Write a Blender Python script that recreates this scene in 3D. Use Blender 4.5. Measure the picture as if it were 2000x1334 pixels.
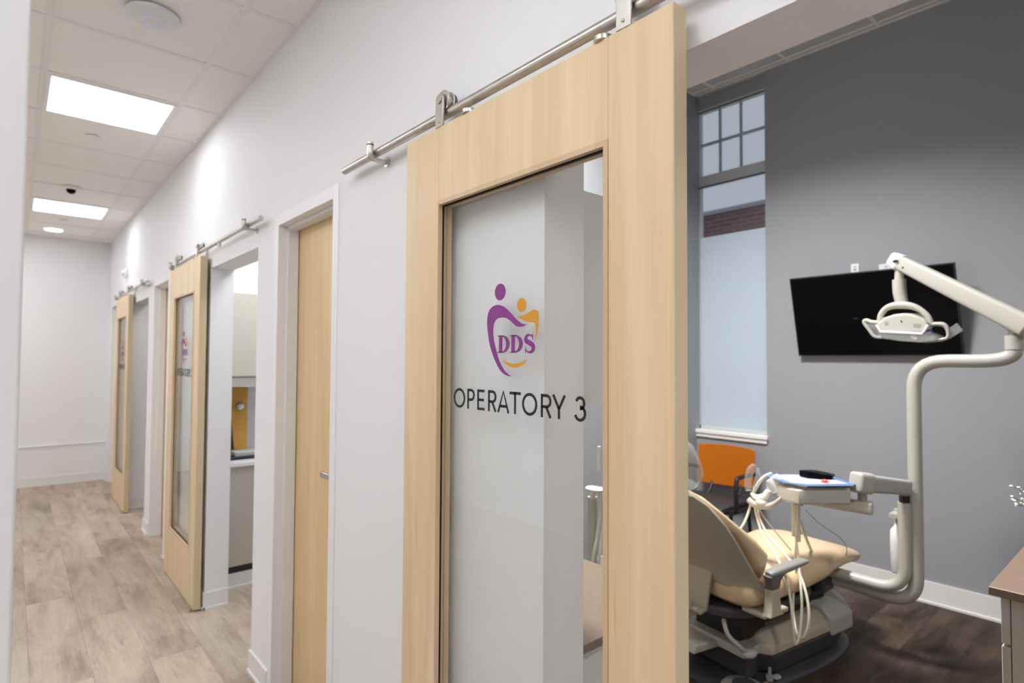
import bpy, bmesh, math, random
from mathutils import Vector, Matrix
random.seed(7)
SC = bpy.context.scene
for o in list(bpy.data.objects): bpy.data.objects.remove(o)
COL = SC.collection
PI = math.pi

# ------------------------------------------------------------------ camera
YAW, PIT, ROL, FPX, EYE = 0.709861, 0.0304928, 0.00519074, 1134.127, 1.5
_f = Vector((math.sin(YAW)*math.cos(PIT), math.cos(YAW)*math.cos(PIT), math.sin(PIT)))
_r = Vector((math.cos(YAW), -math.sin(YAW), 0.0)); _u = _r.cross(_f)
_c, _s = math.cos(ROL), math.sin(ROL)
CR = _c*_r+_s*_u; CU = -_s*_r+_c*_u; CF = _f
cam = bpy.data.cameras.new('camera'); camo = bpy.data.objects.new('camera', cam); COL.objects.link(camo)
m = Matrix((( CR.x, CU.x, -CF.x, 0), (CR.y, CU.y, -CF.y, 0), (CR.z, CU.z, -CF.z, EYE), (0, 0, 0, 1)))
camo.matrix_world = m
cam.sensor_width = 36; cam.lens = FPX/2000*36; cam.clip_start = .05
cam.dof.use_dof = True; cam.dof.focus_distance = 1.36; cam.dof.aperture_fstop = 3.2
SC.camera = camo

# ------------------------------------------------------------------ world, exposure
SC.view_settings.view_transform = 'Standard'; SC.view_settings.look = 'None'
SC.view_settings.gamma = 1; SC.view_settings.use_curve_mapping = False
SC.view_settings.exposure = 0.0
W = bpy.data.worlds.new('overcast_sky'); SC.world = W; W.use_nodes = True
nt = W.node_tree; nt.nodes.clear()
tc = nt.nodes.new('ShaderNodeTexCoord'); sx = nt.nodes.new('ShaderNodeSeparateXYZ')
cr = nt.nodes.new('ShaderNodeValToRGB'); bg = nt.nodes.new('ShaderNodeBackground'); ou = nt.nodes.new('ShaderNodeOutputWorld')
nt.links.new(tc.outputs['Generated'], sx.inputs[0]); nt.links.new(sx.outputs['Z'], cr.inputs[0])
cr.color_ramp.elements[0].position = 0.0; cr.color_ramp.elements[0].color = (.36, .40, .46, 1)
cr.color_ramp.elements[1].position = 0.55; cr.color_ramp.elements[1].color = (.36, .395, .455, 1)
e = cr.color_ramp.elements.new(1.0); e.color = (.7, .95, 1.3, 1)
nt.links.new(cr.outputs[0], bg.inputs[0]); bg.inputs[1].default_value = 1.15
nt.links.new(bg.outputs[0], ou.inputs[0])

LAMP = 16.4      # radiance of the ceiling light panels

def at(px, py, ax, v):
    """point where the sight line of a measured photo position meets the plane ax = v"""
    d = CR*(px-1000)+CU*(-(py-667))+CF*FPX
    i = 'XYZ'.index(ax); o = Vector((0, 0, EYE)); t = (v-o[i])/d[i]
    return o+d*t

# ------------------------------------------------------------------ materials
def s2l(c): return tuple(((x/255)/12.92 if x/255 < .04045 else ((x/255+.055)/1.055)**2.4) for x in c)
def pbr(name, rgb, rough=.6, metal=0, noise=0, nscale=8, bump=0, bscale=60, spec=.5, coat=0, trans=0, stretch=(1, 1, 1)):
    m = bpy.data.materials.new(name); m.use_nodes = True; n = m.node_tree; b = n.nodes['Principled BSDF']
    b.inputs['Base Color'].default_value = (*rgb, 1); b.inputs['Roughness'].default_value = rough
    b.inputs['Metallic'].default_value = metal; b.inputs['Specular IOR Level'].default_value = spec
    b.inputs['Coat Weight'].default_value = coat
    if trans: b.inputs['Transmission Weight'].default_value = trans
    t = n.nodes.new('ShaderNodeTexCoord'); mp = n.nodes.new('ShaderNodeMapping'); mp.inputs['Scale'].default_value = stretch
    n.links.new(t.outputs['Object'], mp.inputs[0])
    if noise:
        q = n.nodes.new('ShaderNodeTexNoise'); q.inputs['Scale'].default_value = nscale; q.inputs['Detail'].default_value = 4
        n.links.new(mp.outputs[0], q.inputs['Vector'])
        r = n.nodes.new('ShaderNodeValToRGB')
        r.color_ramp.elements[0].position = .3; r.color_ramp.elements[1].position = .7
        r.color_ramp.elements[0].color = (*[x*(1-noise) for x in rgb], 1); r.color_ramp.elements[1].color = (*[min(1, x*(1+noise)) for x in rgb], 1)
        n.links.new(q.outputs[0], r.inputs[0]); n.links.new(r.outputs[0], b.inputs['Base Color'])
    if bump:
        q = n.nodes.new('ShaderNodeTexNoise'); q.inputs['Scale'].default_value = bscale; q.inputs['Detail'].default_value = 3
        n.links.new(mp.outputs[0], q.inputs['Vector'])
        bb = n.nodes.new('ShaderNodeBump'); bb.inputs['Strength'].default_value = bump; bb.inputs['Distance'].default_value = .002
        n.links.new(q.outputs[0], bb.inputs['Height']); n.links.new(bb.outputs[0], b.inputs['Normal'])
    return m
def emit(name, rgb, st):
    m = bpy.data.materials.new(name); m.use_nodes = True; n = m.node_tree; n.nodes.clear()
    e = n.nodes.new('ShaderNodeEmission'); e.inputs[0].default_value = (*rgb, 1); e.inputs[1].default_value = st
    o = n.nodes.new('ShaderNodeOutputMaterial'); n.links.new(e.outputs[0], o.inputs[0]); return m
def glassmat(name, tint=(.98, .988, .983), ior=1.5, rough=0.0):
    m = bpy.data.materials.new(name); m.use_nodes = True; n = m.node_tree; n.nodes.clear()
    t = n.nodes.new('ShaderNodeBsdfTransparent'); t.inputs[0].default_value = (*tint, 1)
    g = n.nodes.new('ShaderNodeBsdfGlossy'); g.inputs['Roughness'].default_value = rough
    f = n.nodes.new('ShaderNodeFresnel'); gi = n.nodes.new('ShaderNodeNewGeometry'); mr = n.nodes.new('ShaderNodeMapRange')
    mr.inputs['To Min'].default_value = ior; mr.inputs['To Max'].default_value = 1/ior     # same reflectance on both faces of a thin pane
    n.links.new(gi.outputs['Backfacing'], mr.inputs[0]); n.links.new(mr.outputs[0], f.inputs[0])
    mx = n.nodes.new('ShaderNodeMixShader'); o = n.nodes.new('ShaderNodeOutputMaterial')
    n.links.new(f.outputs[0], mx.inputs[0]); n.links.new(t.outputs[0], mx.inputs[1]); n.links.new(g.outputs[0], mx.inputs[2]); n.links.new(mx.outputs[0], o.inputs[0])
    return m
def woodmat(name, c0, c1, c2, rough=.42):
    """vertical veneer: broad tone bands, fine grain lines, a few cathedral streaks"""
    m = bpy.data.materials.new(name); m.use_nodes = True; n = m.node_tree; b = n.nodes['Principled BSDF']
    L = n.links.new; N = n.nodes.new
    t = N('ShaderNodeTexCoord')
    def noise(sc, st, det, dist=0):
        mp = N('ShaderNodeMapping'); mp.inputs['Scale'].default_value = st; L(t.outputs['Object'], mp.inputs[0])
        q = N('ShaderNodeTexNoise'); q.inputs['Scale'].default_value = sc; q.inputs['Detail'].default_value = det
        q.inputs['Distortion'].default_value = dist; L(mp.outputs[0], q.inputs['Vector']); return q
    a = noise(3.0, (2, 6, .35), 3, .6); g = noise(60, (1, 3, .06), 3); k = noise(7, (1, 3, .22), 2, 1.5)
    r = N('ShaderNodeValToRGB'); r.color_ramp.elements[0].position = .3; r.color_ramp.elements[1].position = .72
    r.color_ramp.elements[0].color = (*c0, 1); r.color_ramp.elements[1].color = (*c1, 1); L(a.outputs[0], r.inputs[0])
    rk = N('ShaderNodeValToRGB'); rk.color_ramp.elements[0].position = .66; rk.color_ramp.elements[1].position = .80
    rk.color_ramp.elements[0].color = (0, 0, 0, 1); rk.color_ramp.elements[1].color = (.7, .7, .7, 1); L(k.outputs[0], rk.inputs[0])
    mx = N('ShaderNodeMixRGB'); L(rk.outputs[0], mx.inputs[0]); L(r.outputs[0], mx.inputs[1]); mx.inputs[2].default_value = (*c2, 1)
    rg = N('ShaderNodeValToRGB'); rg.color_ramp.elements[0].position = .3; rg.color_ramp.elements[1].position = .7
    rg.color_ramp.elements[0].color = (.955, .95, .945, 1); rg.color_ramp.elements[1].color = (1.0, 1.0, 1.0, 1); L(g.outputs[0], rg.inputs[0])
    mg = N('ShaderNodeMixRGB'); mg.blend_type = 'MULTIPLY'; mg.inputs[0].default_value = 1; L(mx.outputs[0], mg.inputs[1]); L(rg.outputs[0], mg.inputs[2])
    L(mg.outputs[0], b.inputs['Base Color']); b.inputs['Roughness'].default_value = rough; b.inputs['Specular IOR Level'].default_value = .4
    return m
def floormat(name, along='Y', dark=1.0, tones=((150, 131, 115), (180, 161, 143), (199, 181, 161), (214, 198, 179)), spec=.35, k0=.80):
    m = bpy.data.materials.new(name); m.use_nodes = True; n = m.node_tree; b = n.nodes['Principled BSDF']
    L = n.links.new; N = n.nodes.new
    t = N('ShaderNodeTexCoord'); mp = N('ShaderNodeMapping'); L(t.outputs['Object'], mp.inputs[0])
    if along == 'Y': mp.inputs['Rotation'].default_value = (0, 0, PI/2)
    br = N('ShaderNodeTexBrick'); L(mp.outputs[0], br.inputs['Vector'])
    br.inputs['Scale'].default_value = 1; br.inputs['Brick Width'].default_value = 1.22; br.inputs['Row Height'].default_value = .228
    br.inputs['Mortar Size'].default_value = .0012; br.inputs['Mortar Smooth'].default_value = .3; br.offset = .37
    br.inputs['Color1'].default_value = (0, 0, 0, 1); br.inputs['Color2'].default_value = (1, 1, 1, 1); br.inputs['Mortar'].default_value = (.35, .35, .35, 1)
    def noise(sc, st, det, dist=0, off=None):
        m2 = N('ShaderNodeMapping'); m2.inputs['Scale'].default_value = st; L(mp.outputs[0], m2.inputs[0])
        if off:
            sc_ = N('ShaderNodeVectorMath'); sc_.operation = 'SCALE'; sc_.inputs['Scale'].default_value = 7.0; L(br.outputs['Color'], sc_.inputs[0])
            ad = N('ShaderNodeVectorMath'); ad.operation = 'ADD'; L(m2.outputs[0], ad.inputs[0]); L(sc_.outputs[0], ad.inputs[1]); src = ad.outputs[0]
        else: src = m2.outputs[0]
        q = N('ShaderNodeTexNoise'); q.inputs['Scale'].default_value = sc; q.inputs['Detail'].default_value = det; q.inputs['Roughness'].default_value = .65
        q.inputs['Distortion'].default_value = dist; L(src, q.inputs['Vector']); return q
    a = noise(2.2, (.62, 3.0, 1), 5, .35, True); g = noise(26, (.25, 5, 1), 4, .2, True); k = noise(4, (.8, 2.4, 1), 6, .6, True)
    r = N('ShaderNodeValToRGB'); el = r.color_ramp.elements
    c = lambda x: (*[v*dark for v in s2l(x)], 1)
    el[0].position = .28; el[0].color = c(tones[0]); el[1].position = .74; el[1].color = c(tones[3])
    e = el.new(.42); e.color = c(tones[1]); e = el.new(.55); e.color = c(tones[2])
    L(a.outputs[0], r.inputs[0])
    def mul(x, q, lo, hi, p0=.3, p1=.7):
        rr = N('ShaderNodeValToRGB'); rr.color_ramp.elements[0].position = p0; rr.color_ramp.elements[1].position = p1
        rr.color_ramp.elements[0].color = (lo, lo, lo, 1); rr.color_ramp.elements[1].color = (hi, hi, hi, 1); L(q, rr.inputs[0])
        mm = N('ShaderNodeMixRGB'); mm.blend_type = 'MULTIPLY'; mm.inputs[0].default_value = 1; L(x, mm.inputs[1]); L(rr.outputs[0], mm.inputs[2]); return mm.outputs[0]
    x = mul(r.outputs[0], g.outputs[0], .84, 1.06); x = mul(x, k.outputs[0], k0, 1.0, .27, .40); x = mul(x, br.outputs['Color'], .86, 1.06, 0, 1)
    x = mul(x, br.outputs['Fac'], 1.0, .62, 0, 1)
    L(x, b.inputs['Base Color']); b.inputs['Roughness'].default_value = .5; b.inputs['Specular IOR Level'].default_value = spec
    bu = N('ShaderNodeBump'); bu.inputs['Strength'].default_value = .15; bu.inputs['Distance'].default_value = .001; L(g.outputs[0], bu.inputs['Height']); L(bu.outputs[0], b.inputs['Normal'])
    return m

WALL = pbr('white_wall_paint', (.83, .82, .83), .62, bump=.08, bscale=260, spec=.3)
WALLG = pbr('blue_grey_wall_paint', (.322, .331, .356), .6, bump=.08, bscale=260, spec=.3)
TRIMW = pbr('white_trim_paint', (.84, .835, .84), .35, spec=.4)
BASEB = pbr('white_vinyl_baseboard', (.80, .785, .765), .4)
TILE = pbr('ceiling_tile', (.90, .875, .835), .9, bump=.25, bscale=180, spec=.1)
TILE2 = pbr('darkened_ceiling_tile', (.55, .57, .55), .9, bump=.25, bscale=180, spec=.1)  # tile colour darkened to cut bounced light in the treatment room
TBAR = pbr('ceiling_grid_metal', (.84, .82, .79), .6)
WOOD = woodmat('maple_veneer', s2l((220, 192, 150)), s2l((233, 210, 173)), s2l((206, 165, 108)))
WOODE = woodmat('maple_edge_banding', s2l((210, 190, 156)), s2l((219, 199, 166)), s2l((200, 172, 132)))
WOOD2 = woodmat('birch_veneer_slab', s2l((222, 188, 136)), s2l((233, 204, 158)), s2l((222, 168, 94)))
WOODB = woodmat('maple_bead', s2l((205, 176, 140)), s2l((215, 190, 155)), s2l((150, 110, 70)))
GLASS = glassmat('clear_door_glass')
WGLASS = glassmat('window_glass', (.97, .98, .98))
GASKET = pbr('black_gasket', (.012, .012, .013), .6)
STEEL = pbr('brushed_stainless', (.60, .575, .53), .30, 1.0, noise=.06, nscale=40)
STEELD = pbr('dark_wheel_rubber', (.10, .10, .11), .5)
PURPLE = pbr('purple_vinyl', s2l((132, 44, 128)), .5)
GOLD = pbr('gold_vinyl', s2l((212, 148, 28)), .5)
BLACKV = pbr('black_vinyl', (.008, .008, .009), .5)
FLOORC = floormat('oak_plank_vinyl', 'Y', .86, k0=.70)
FLOORR = floormat('dark_oak_plank_vinyl', 'X', .20, ((86, 64, 54), (122, 98, 84), (168, 140, 118), (204, 176, 148)), .18, .6)
PANEL = emit('light_diffuser', (.935, .965, 1.0), LAMP)
PANELS = emit('soft_light_diffuser', (.935, .965, 1.0), LAMP*.5)
WHITEP = pbr('white_plastic', (.80, .80, .80), .35)
CREAMV = pbr('cream_vinyl_upholstery', s2l((205, 180, 146)), .45, noise=.04, nscale=5)
TAUPE = pbr('taupe_shell_plastic', s2l((172, 164, 146)), .5)
UNIT = pbr('warm_white_enamel', s2l((178, 176, 167)), .32, coat=.2)
UNITG = pbr('light_grey_enamel', s2l((170, 170, 168)), .4)
DARKP = pbr('charcoal_plastic', s2l((62, 60, 66)), .45)
BLACKP = pbr('black_plastic', (.012, .012, .014), .4)
GREYP = pbr('mid_grey_plastic', s2l((150, 148, 140)), .45)
HOSE = pbr('cream_rubber_hose', s2l((222, 218, 200)), .45)
ORANGE = pbr('orange_backrest_plastic', s2l((184, 100, 3)), .3)
BLACKF = pbr('black_seat_upholstery', (.03, .03, .034), .6, bump=.3, bscale=80)
SCREEN = pbr('black_glossy_screen', (.003, .003, .004), .25, spec=.05)
CABI = pbr('beige_laminate', s2l((192, 186, 172)), .5)
CABT = pbr('taupe_brown_countertop', s2l((128, 108, 92)), .4, noise=.08, nscale=50)
CABGR = pbr('light_grey_laminate', s2l((226, 226, 222)), .5)
COUNTW = pbr('white_countertop', (.8, .8, .79), .3)
FILM = bpy.data.materials.new('frosted_window_film'); FILM.use_nodes = True
_n = FILM.node_tree; _n.nodes.clear(); _t = _n.nodes.new('ShaderNodeBsdfTranslucent'); _t.inputs[0].default_value = (.93, .98, 1, 1)
_d = _n.nodes.new('ShaderNodeBsdfDiffuse'); _d.inputs[0].default_value = (.80, .88, .96, 1); _m = _n.nodes.new('ShaderNodeMixShader'); _m.inputs[0].default_value = .32
_o = _n.nodes.new('ShaderNodeOutputMaterial'); _n.links.new(_t.outputs[0], _m.inputs[1]); _n.links.new(_d.outputs[0], _m.inputs[2]); _n.links.new(_m.outputs[0], _o.inputs[0])
def brickmat():
    m = bpy.data.materials.new('red_brick'); m.use_nodes = True; n = m.node_tree; b = n.nodes['Principled BSDF']
    t = n.nodes.new('ShaderNodeTexCoord'); s = n.nodes.new('ShaderNodeSeparateXYZ'); c = n.nodes.new('ShaderNodeCombineXYZ')
    n.links.new(t.outputs['Object'], s.inputs[0]); n.links.new(s.outputs['Y'], c.inputs['X']); n.links.new(s.outputs['Z'], c.inputs['Y'])
    br = n.nodes.new('ShaderNodeTexBrick'); n.links.new(c.outputs[0], br.inputs['Vector']); br.inputs['Scale'].default_value = 1
    br.inputs['Brick Width'].default_value = .42; br.inputs['Row Height'].default_value = .11; br.inputs['Mortar Size'].default_value = .012
    br.inputs['Color1'].default_value = (.19, .085, .075, 1); br.inputs['Color2'].default_value = (.12, .055, .06, 1); br.inputs['Mortar'].default_value = (.22, .16, .15, 1)
    n.links.new(br.outputs['Color'], b.inputs['Base Color']); b.inputs['Roughness'].default_value = .9; return m
BRICK = brickmat()
CLEARP = glassmat('clear_plastic_wrap', (.92, .94, .94), 1.4, .12)
_n = CLEARP.node_tree; _o = [x for x in _n.nodes if x.type == 'OUTPUT_MATERIAL'][0]; _src = _o.inputs[0].links[0].from_socket
_d = _n.nodes.new('ShaderNodeBsdfDiffuse'); _d.inputs[0].default_value = (.85, .86, .87, 1); _m = _n.nodes.new('ShaderNodeMixShader'); _m.inputs[0].default_value = .13
_n.links.new(_src, _m.inputs[1]); _n.links.new(_d.outputs[0], _m.inputs[2]); _n.links.new(_m.outputs[0], _o.inputs[0])

# ------------------------------------------------------------------ mesh helpers
class B:
    """collects shapes into one bmesh"""
    def __init__(s): s.bm = bmesh.new()
    def box(s, x0, x1, y0, y1, z0, z1, rot=None, piv=None):
        v = [s.bm.verts.new((x, y, z)) for z in (z0, z1) for y in (y0, y1) for x in (x0, x1)]
        for f in ((0, 2, 3, 1), (4, 5, 7, 6), (0, 1, 5, 4), (2, 6, 7, 3), (0, 4, 6, 2), (1, 3, 7, 5)): s.bm.faces.new([v[i] for i in f])
        if rot is not None:
            p = Vector(piv) if piv else Vector(((x0+x1)/2, (y0+y1)/2, (z0+z1)/2))
            for q in v: q.co = rot @ (q.co-p)+p
        return s
    def tube(s, pts, r, n=12, caps=True, smooth_path=0):
        pts = [Vector(p) for p in pts]
        rr = r if isinstance(r, (list, tuple)) else [r]*len(pts)
        if smooth_path:
            np_, nr = [], []
            for i in range(len(pts)-1):
                p0 = pts[max(i-1, 0)]; p1 = pts[i]; p2 = pts[i+1]; p3 = pts[min(i+2, len(pts)-1)]
                for k in range(smooth_path):
                    t = k/smooth_path
                    np_.append(.5*((2*p1)+(-p0+p2)*t+(2*p0-5*p1+4*p2-p3)*t*t+(-p0+3*p1-3*p2+p3)*t**3)); nr.append(rr[i]*(1-t)+rr[i+1]*t)
            np_.append(pts[-1]); nr.append(rr[-1]); pts, rr = np_, nr
        rings = []; d0 = (pts[1]-pts[0]).normalized()
        u = d0.orthogonal().normalized()
        for i, p in enumerate(pts):
            d = (pts[min(i+1, len(pts)-1)]-pts[max(i-1, 0)]).normalized()
            u = (u-d*u.dot(d)).normalized(); w = d.cross(u)
            rings.append([s.bm.verts.new(p+(u*math.cos(2*PI*k/n)+w*math.sin(2*PI*k/n))*rr[i]) for k in range(n)])
        for a, b in zip(rings, rings[1:]):
            for k in range(n): s.bm.faces.new((a[k], a[(k+1) % n], b[(k+1) % n], b[k]))
        if caps: s.bm.faces.new(rings[0][::-1]); s.bm.faces.new(rings[-1])
        return s
    def cyl(s, p0, p1, r, n=20): return s.tube([p0, p1], r, n)
    def loft(s, rings):
        vs = [[s.bm.verts.new(p) for p in r] for r in rings]; n = len(vs[0])
        for a, b in zip(vs, vs[1:]):
            for k in range(n): s.bm.faces.new((a[k], a[(k+1) % n], b[(k+1) % n], b[k]))
        s.bm.faces.new(vs[0][::-1]); s.bm.faces.new(vs[-1]); return s
    def lathe(s, prof, c=(0, 0, 0), n=28):
        c = Vector(c)
        return s.loft([[c+Vector((r*math.cos(2*PI*k/n), r*math.sin(2*PI*k/n), z)) for k in range(n)] for r, z in prof])
    def ball(s, c, r, sc=(1, 1, 1), n=14):
        c = Vector(c)
        rings = []
        for i in range(1, n//2):
            a = PI*i/(n//2); rings.append([c+Vector((r*sc[0]*math.sin(a)*math.cos(2*PI*k/n), r*sc[1]*math.sin(a)*math.sin(2*PI*k/n), -r*sc[2]*math.cos(a))) for k in range(n)])
        return s.loft(rings)
    def prism(s, poly, axis, a, b):
        """extrude a 2-D polygon along an axis: X -> (y,z) polygon, Y -> (x,z), Z -> (x,y)"""
        def P(p, t): return {'X': (t, p[0], p[1]), 'Y': (p[0], t, p[1]), 'Z': (p[0], p[1], t)}[axis]
        v0 = [s.bm.verts.new(P(p, a)) for p in poly]; v1 = [s.bm.verts.new(P(p, b)) for p in poly]; n = len(poly)
        s.bm.faces.new(v0[::-1]); s.bm.faces.new(v1)
        for k in range(n): s.bm.faces.new((v0[k], v0[(k+1) % n], v1[(k+1) % n], v1[k]))
        return s
def wm(o):
    M = Matrix.Identity(4)
    while o is not None: M = o.matrix_basis @ M; o = o.parent
    return M
def base_point(bm):
    xs = [v.co for v in bm.verts]
    return Vector(((min(p.x for p in xs)+max(p.x for p in xs))/2, (min(p.y for p in xs)+max(p.y for p in xs))/2, min(p.z for p in xs)))
def obj(name, b, mat, parent=None, local=False, bevel=0, smooth=True, seg=2, subsurf=0):
    """link the collected shapes as ONE mesh object; coordinates are world ones unless local"""
    bm = b.bm; bmesh.ops.recalc_face_normals(bm, faces=bm.faces)
    loc = Vector((0, 0, 0))
    if parent is None: loc = base_point(bm); bm.transform(Matrix.Translation(-loc))
    elif not local: bm.transform(wm(parent).inverted())
    me = bpy.data.meshes.new(name); bm.to_mesh(me); bm.free()
    if smooth:
        for p in me.polygons: p.use_smooth = True
        try: me.set_sharp_from_angle(angle=math.radians(38))
        except Exception: pass
    me.materials.append(mat)
    o = bpy.data.objects.new(name, me); COL.objects.link(o); o.location = loc
    if parent: o.parent = parent
    if bevel:
        md = o.modifiers.new('bevel', 'BEVEL'); md.width = bevel; md.segments = seg; md.limit_method = 'ANGLE'; md.angle_limit = math.radians(35)
    if subsurf:
        md = o.modifiers.new('subsurf', 'SUBSURF'); md.levels = subsurf; md.render_levels = subsurf
    return o
def tag(o, label, cat, group=None):
    o['label'] = label; o['category'] = cat
    if group: o['group'] = group
    return o
def thing(name, label, cat, loc=(0, 0, 0), rz=0, group=None):
    o = bpy.data.objects.new(name, None); COL.objects.link(o); o.location = loc; o.rotation_euler = (0, 0, rz); o.empty_display_size = .1
    return tag(o, label, cat, group)
def struct(name, b, mat, parent=None, **k):
    o = obj(name, b, mat, parent, **k)
    if parent is None: o['kind'] = 'structure'
    return o
def copy_tree(o, loc=None, parent=None):
    c = o.copy(); COL.objects.link(c); c.parent = parent
    if loc is not None: c.location = loc
    for ch in list(o.children): copy_tree(ch, None, c)
    return c
def lerp(a, b, t): return a+(b-a)*t

# ------------------------------------------------------------------ room shell
WX0, WX1 = .90, 1.03          # the long partition with all the door openings
CZ, CZR = 2.92, 3.74          # corridor ceiling / treatment room ceiling
OPEN = [(.045, .937, 2.053), (2.066, 2.677, 2.11), (2.957, 3.848, 2.043), (5.09, 5.70, 2.11), (5.97, 6.86, 2.035), (7.80, 8.48, 2.11)]
def partition():
    b = B(); y = -3.0
    for y0, y1, z in OPEN:
        b.box(WX0, WX1, y, y0, 0, CZR); b.box(WX0, WX1, y0, y1, z, CZR); y = y1
    b.box(WX0, WX1, y, 8.745, 0, CZR); return b
wr = struct('wall_right', partition(), WALL, smooth=False)
wr.data.materials.append(WALLG)
for p in wr.data.polygons:
    if p.normal.x > .9 and p.center.x+wr.location.x > WX1-.01 and p.center.y+wr.location.y < 2.75: p.material_index = 1  # unseen room side set to grey to weaken its bounce
b = B(); b.box(-2.6, .965, -3.0, 8.85, -.04, 0); struct('floor', b, FLOORC, smooth=False)
b = B(); b.box(.965, 4.5, -3.0, 2.74, -.04, 0); struct('floor', b, FLOORR, smooth=False)
b = B(); b.box(.965, 4.5, 2.74, 8.85, -.04, 0); struct('floor', b, FLOORC, smooth=False)
b = B(); b.box(-2.6, WX0, -3.0, 8.745, CZ, CZ+.02); struct('ceiling', b, TILE, smooth=False)
b = B(); b.box(WX1, 4.5, -3.0, 2.70, CZR, CZR+.02); struct('ceiling', b, TILE2, smooth=False)
b = B(); b.box(WX1, 4.5, 2.80, 8.745, 2.75, 2.77); struct('ceiling', b, TILE, smooth=False)
b = B(); b.box(-2.6, 4.5, 8.745, 8.85, 0, CZR); b.box(-1.9, WX0, 8.728, 8.745, 0, .46); struct('wall_far', b, WALL, smooth=False)
b = B(); b.box(-2.02, -1.90, 1.12, 8.745, 0, CZ); struct('wall_left', b, WALL, smooth=False)
b = B(); b.box(-2.6, .0078, 1.0, 1.12, 0, CZ); struct('wall_near', b, WALL, bevel=.004)
b = B(); b.box(-2.7, -2.6, -3.0, 1.12, 0, CZ); struct('wall_left', b, WALL, smooth=False)
b = B(); b.box(-2.7, 4.5, -3.1, -3.0, 0, CZR); struct('wall_back', b, WALL, smooth=False)
# treatment room: grey feature wall with the tall window at its left end, side wall on the left
WYL, WYR = 2.685, 2.09
b = B(); b.box(4.35, 4.45, -3.0, WYR, 0, CZR); b.box(4.35, 4.45, WYR, 2.70, 0, .90); b.box(4.40, 4.45, WYR, 2.70, 3.615, CZR)
struct('wall_grey', b, WALLG, smooth=False)
b = B(); b.box(WX1, 4.45, 2.685, 2.80, 0, CZR); struct('wall_side', b, WALLG, smooth=False)
b = B(); b.box(2.6, 2.7, 2.80, 8.745, 0, 2.75); b.box(WX1, 2.6, 4.72, 4.80, 0, 2.75); struct('wall_rooms', b, WALL, smooth=False)
# baseboards
def bb(b, axis, c, a0, a1, side, h=.1):
    t = .009*side; t2 = .016*side
    for th, z0, z1 in ((t, 0, h), (t2, 0, .014)):
        lo, hi = sorted((c, c+th))
        if axis == 'X': b.box(lo, hi, a0, a1, z0, z1)
        else: b.box(a0, a1, lo, hi, z0, z1)
    return b
b = B(); y = 8.728
segs = []; y = -3.0
for y0, y1, z in OPEN: segs.append((y, y0)); y = y1
segs.append((y, 8.72))
b = B()
for i, (a, c) in enumerate(segs):
    a2 = a+(.0 if i == 0 else -.009); bb(b, 'X', WX0, a2 if OPEN[i-1][2] < 2.1 and i else a+.035, c+(.009 if i < 6 and OPEN[i][2] < 2.1 else -.035), -1)
for y0, y1, z in OPEN:
    if z < 2.1: bb(b, 'Y', y1, WX0, WX1, -1); bb(b, 'Y', y0, WX0, WX1, 1)
struct('baseboard_right', b, BASEB, smooth=False)
b = B(); b.box(-1.9, WX0-.001, 8.716, 8.745, .452, .466); struct('trim_9', b, TRIMW, smooth=False)  # brighter cap strip added for the highlight along the ledge top
b = B(); bb(b, 'Y', 8.728, -1.9, WX0-.01, -1); struct('baseboard_far', b, BASEB, smooth=False)
b = B(); bb(b, 'X', 4.35, -3, 2.685, -1, .135); bb(b, 'Y', 2.685, WX1, 4.34, -1, .135); struct('baseboard_grey', b, BASEB, smooth=False)
b = B(); bb(b, 'Y', 1.0, -2.6, .0078, -1); bb(b, 'X', .0078, .991, 1.12, 1) ; struct('baseboard_near', b, BASEB, smooth=False)
# ceiling grids
GX, GY, GP = .085, 3.065, .598
def grid(x0, x1, y0, y1, z, gx, gy, proud=.004):
    b = B(); k = math.floor((x0-gx)/GP)+1
    while gx+k*GP < x1: x = gx+k*GP; b.box(x-.012, x+.012, y0, y1, z-proud, z); k += 1
    k = math.floor((y0-gy)/GP)+1
    while gy+k*GP < y1: y = gy+k*GP; b.box(x0, x1, y-.012, y+.012, z-proud-.0005, z); k += 1
    b.box(x1-.02, x1, y0, y1, z-proud-.001, z); b.box(x0, x0+.02, y0, y1, z-proud-.001, z); b.box(x0, x1, y1-.02, y1, z-proud-.001, z)
    return b
struct('trim_1', grid(-1.9, WX0, 1.12, 8.745, CZ, GX, GY), TBAR, smooth=False)
struct('trim_2', grid(-2.6, WX0, -3, 1.0, CZ, GX, GY), TBAR, smooth=False)
struct('trim_3', grid(WX1, 4.35, -3, 2.685, CZR, 1.3, 1.9), TBAR, smooth=False)

# ------------------------------------------------------------------ window
w = B()
XW = 4.40
w.box(XW, XW+.05, WYR, WYL, .93, .96); w.box(XW-.005, XW+.05, WYR, WYL, 2.965, 3.055); w.box(XW-.005, XW+.05, WYR, WYL, 3.60, 3.625)
w.box(XW, XW+.05, WYL-.008, WYL, .93, 3.615)
win = struct('window_1', w, pbr('window_frame_paint', s2l((190, 198, 200)), .45), smooth=False)
b = B()
for y in (2.50, 2.318): b.box(XW+.01, XW+.035, y-.007, y+.007, 3.055, 3.60)
b.box(XW+.008, XW+.037, WYR, WYL, 3.318, 3.334); obj('muntin', b, pbr('muntin_paint', s2l((160, 172, 180)), .5), win, smooth=False)
b = B(); b.box(XW-.008, XW-.002, WYR, WYL, 3.598, 3.606); b.box(XW-.012, XW-.004, WYR, WYL, 2.955, 2.963); obj('gasket', b, GASKET, win, smooth=False)
b = B(); b.box(XW+.02, XW+.026, WYR, WYL, .96, 3.60); obj('pane', b, WGLASS, win, smooth=False)
b = B(); b.box(XW+.012, XW+.0135, WYR, WYL, .96, 2.535); obj('frosted_film', b, FILM, win, smooth=False)
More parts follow.
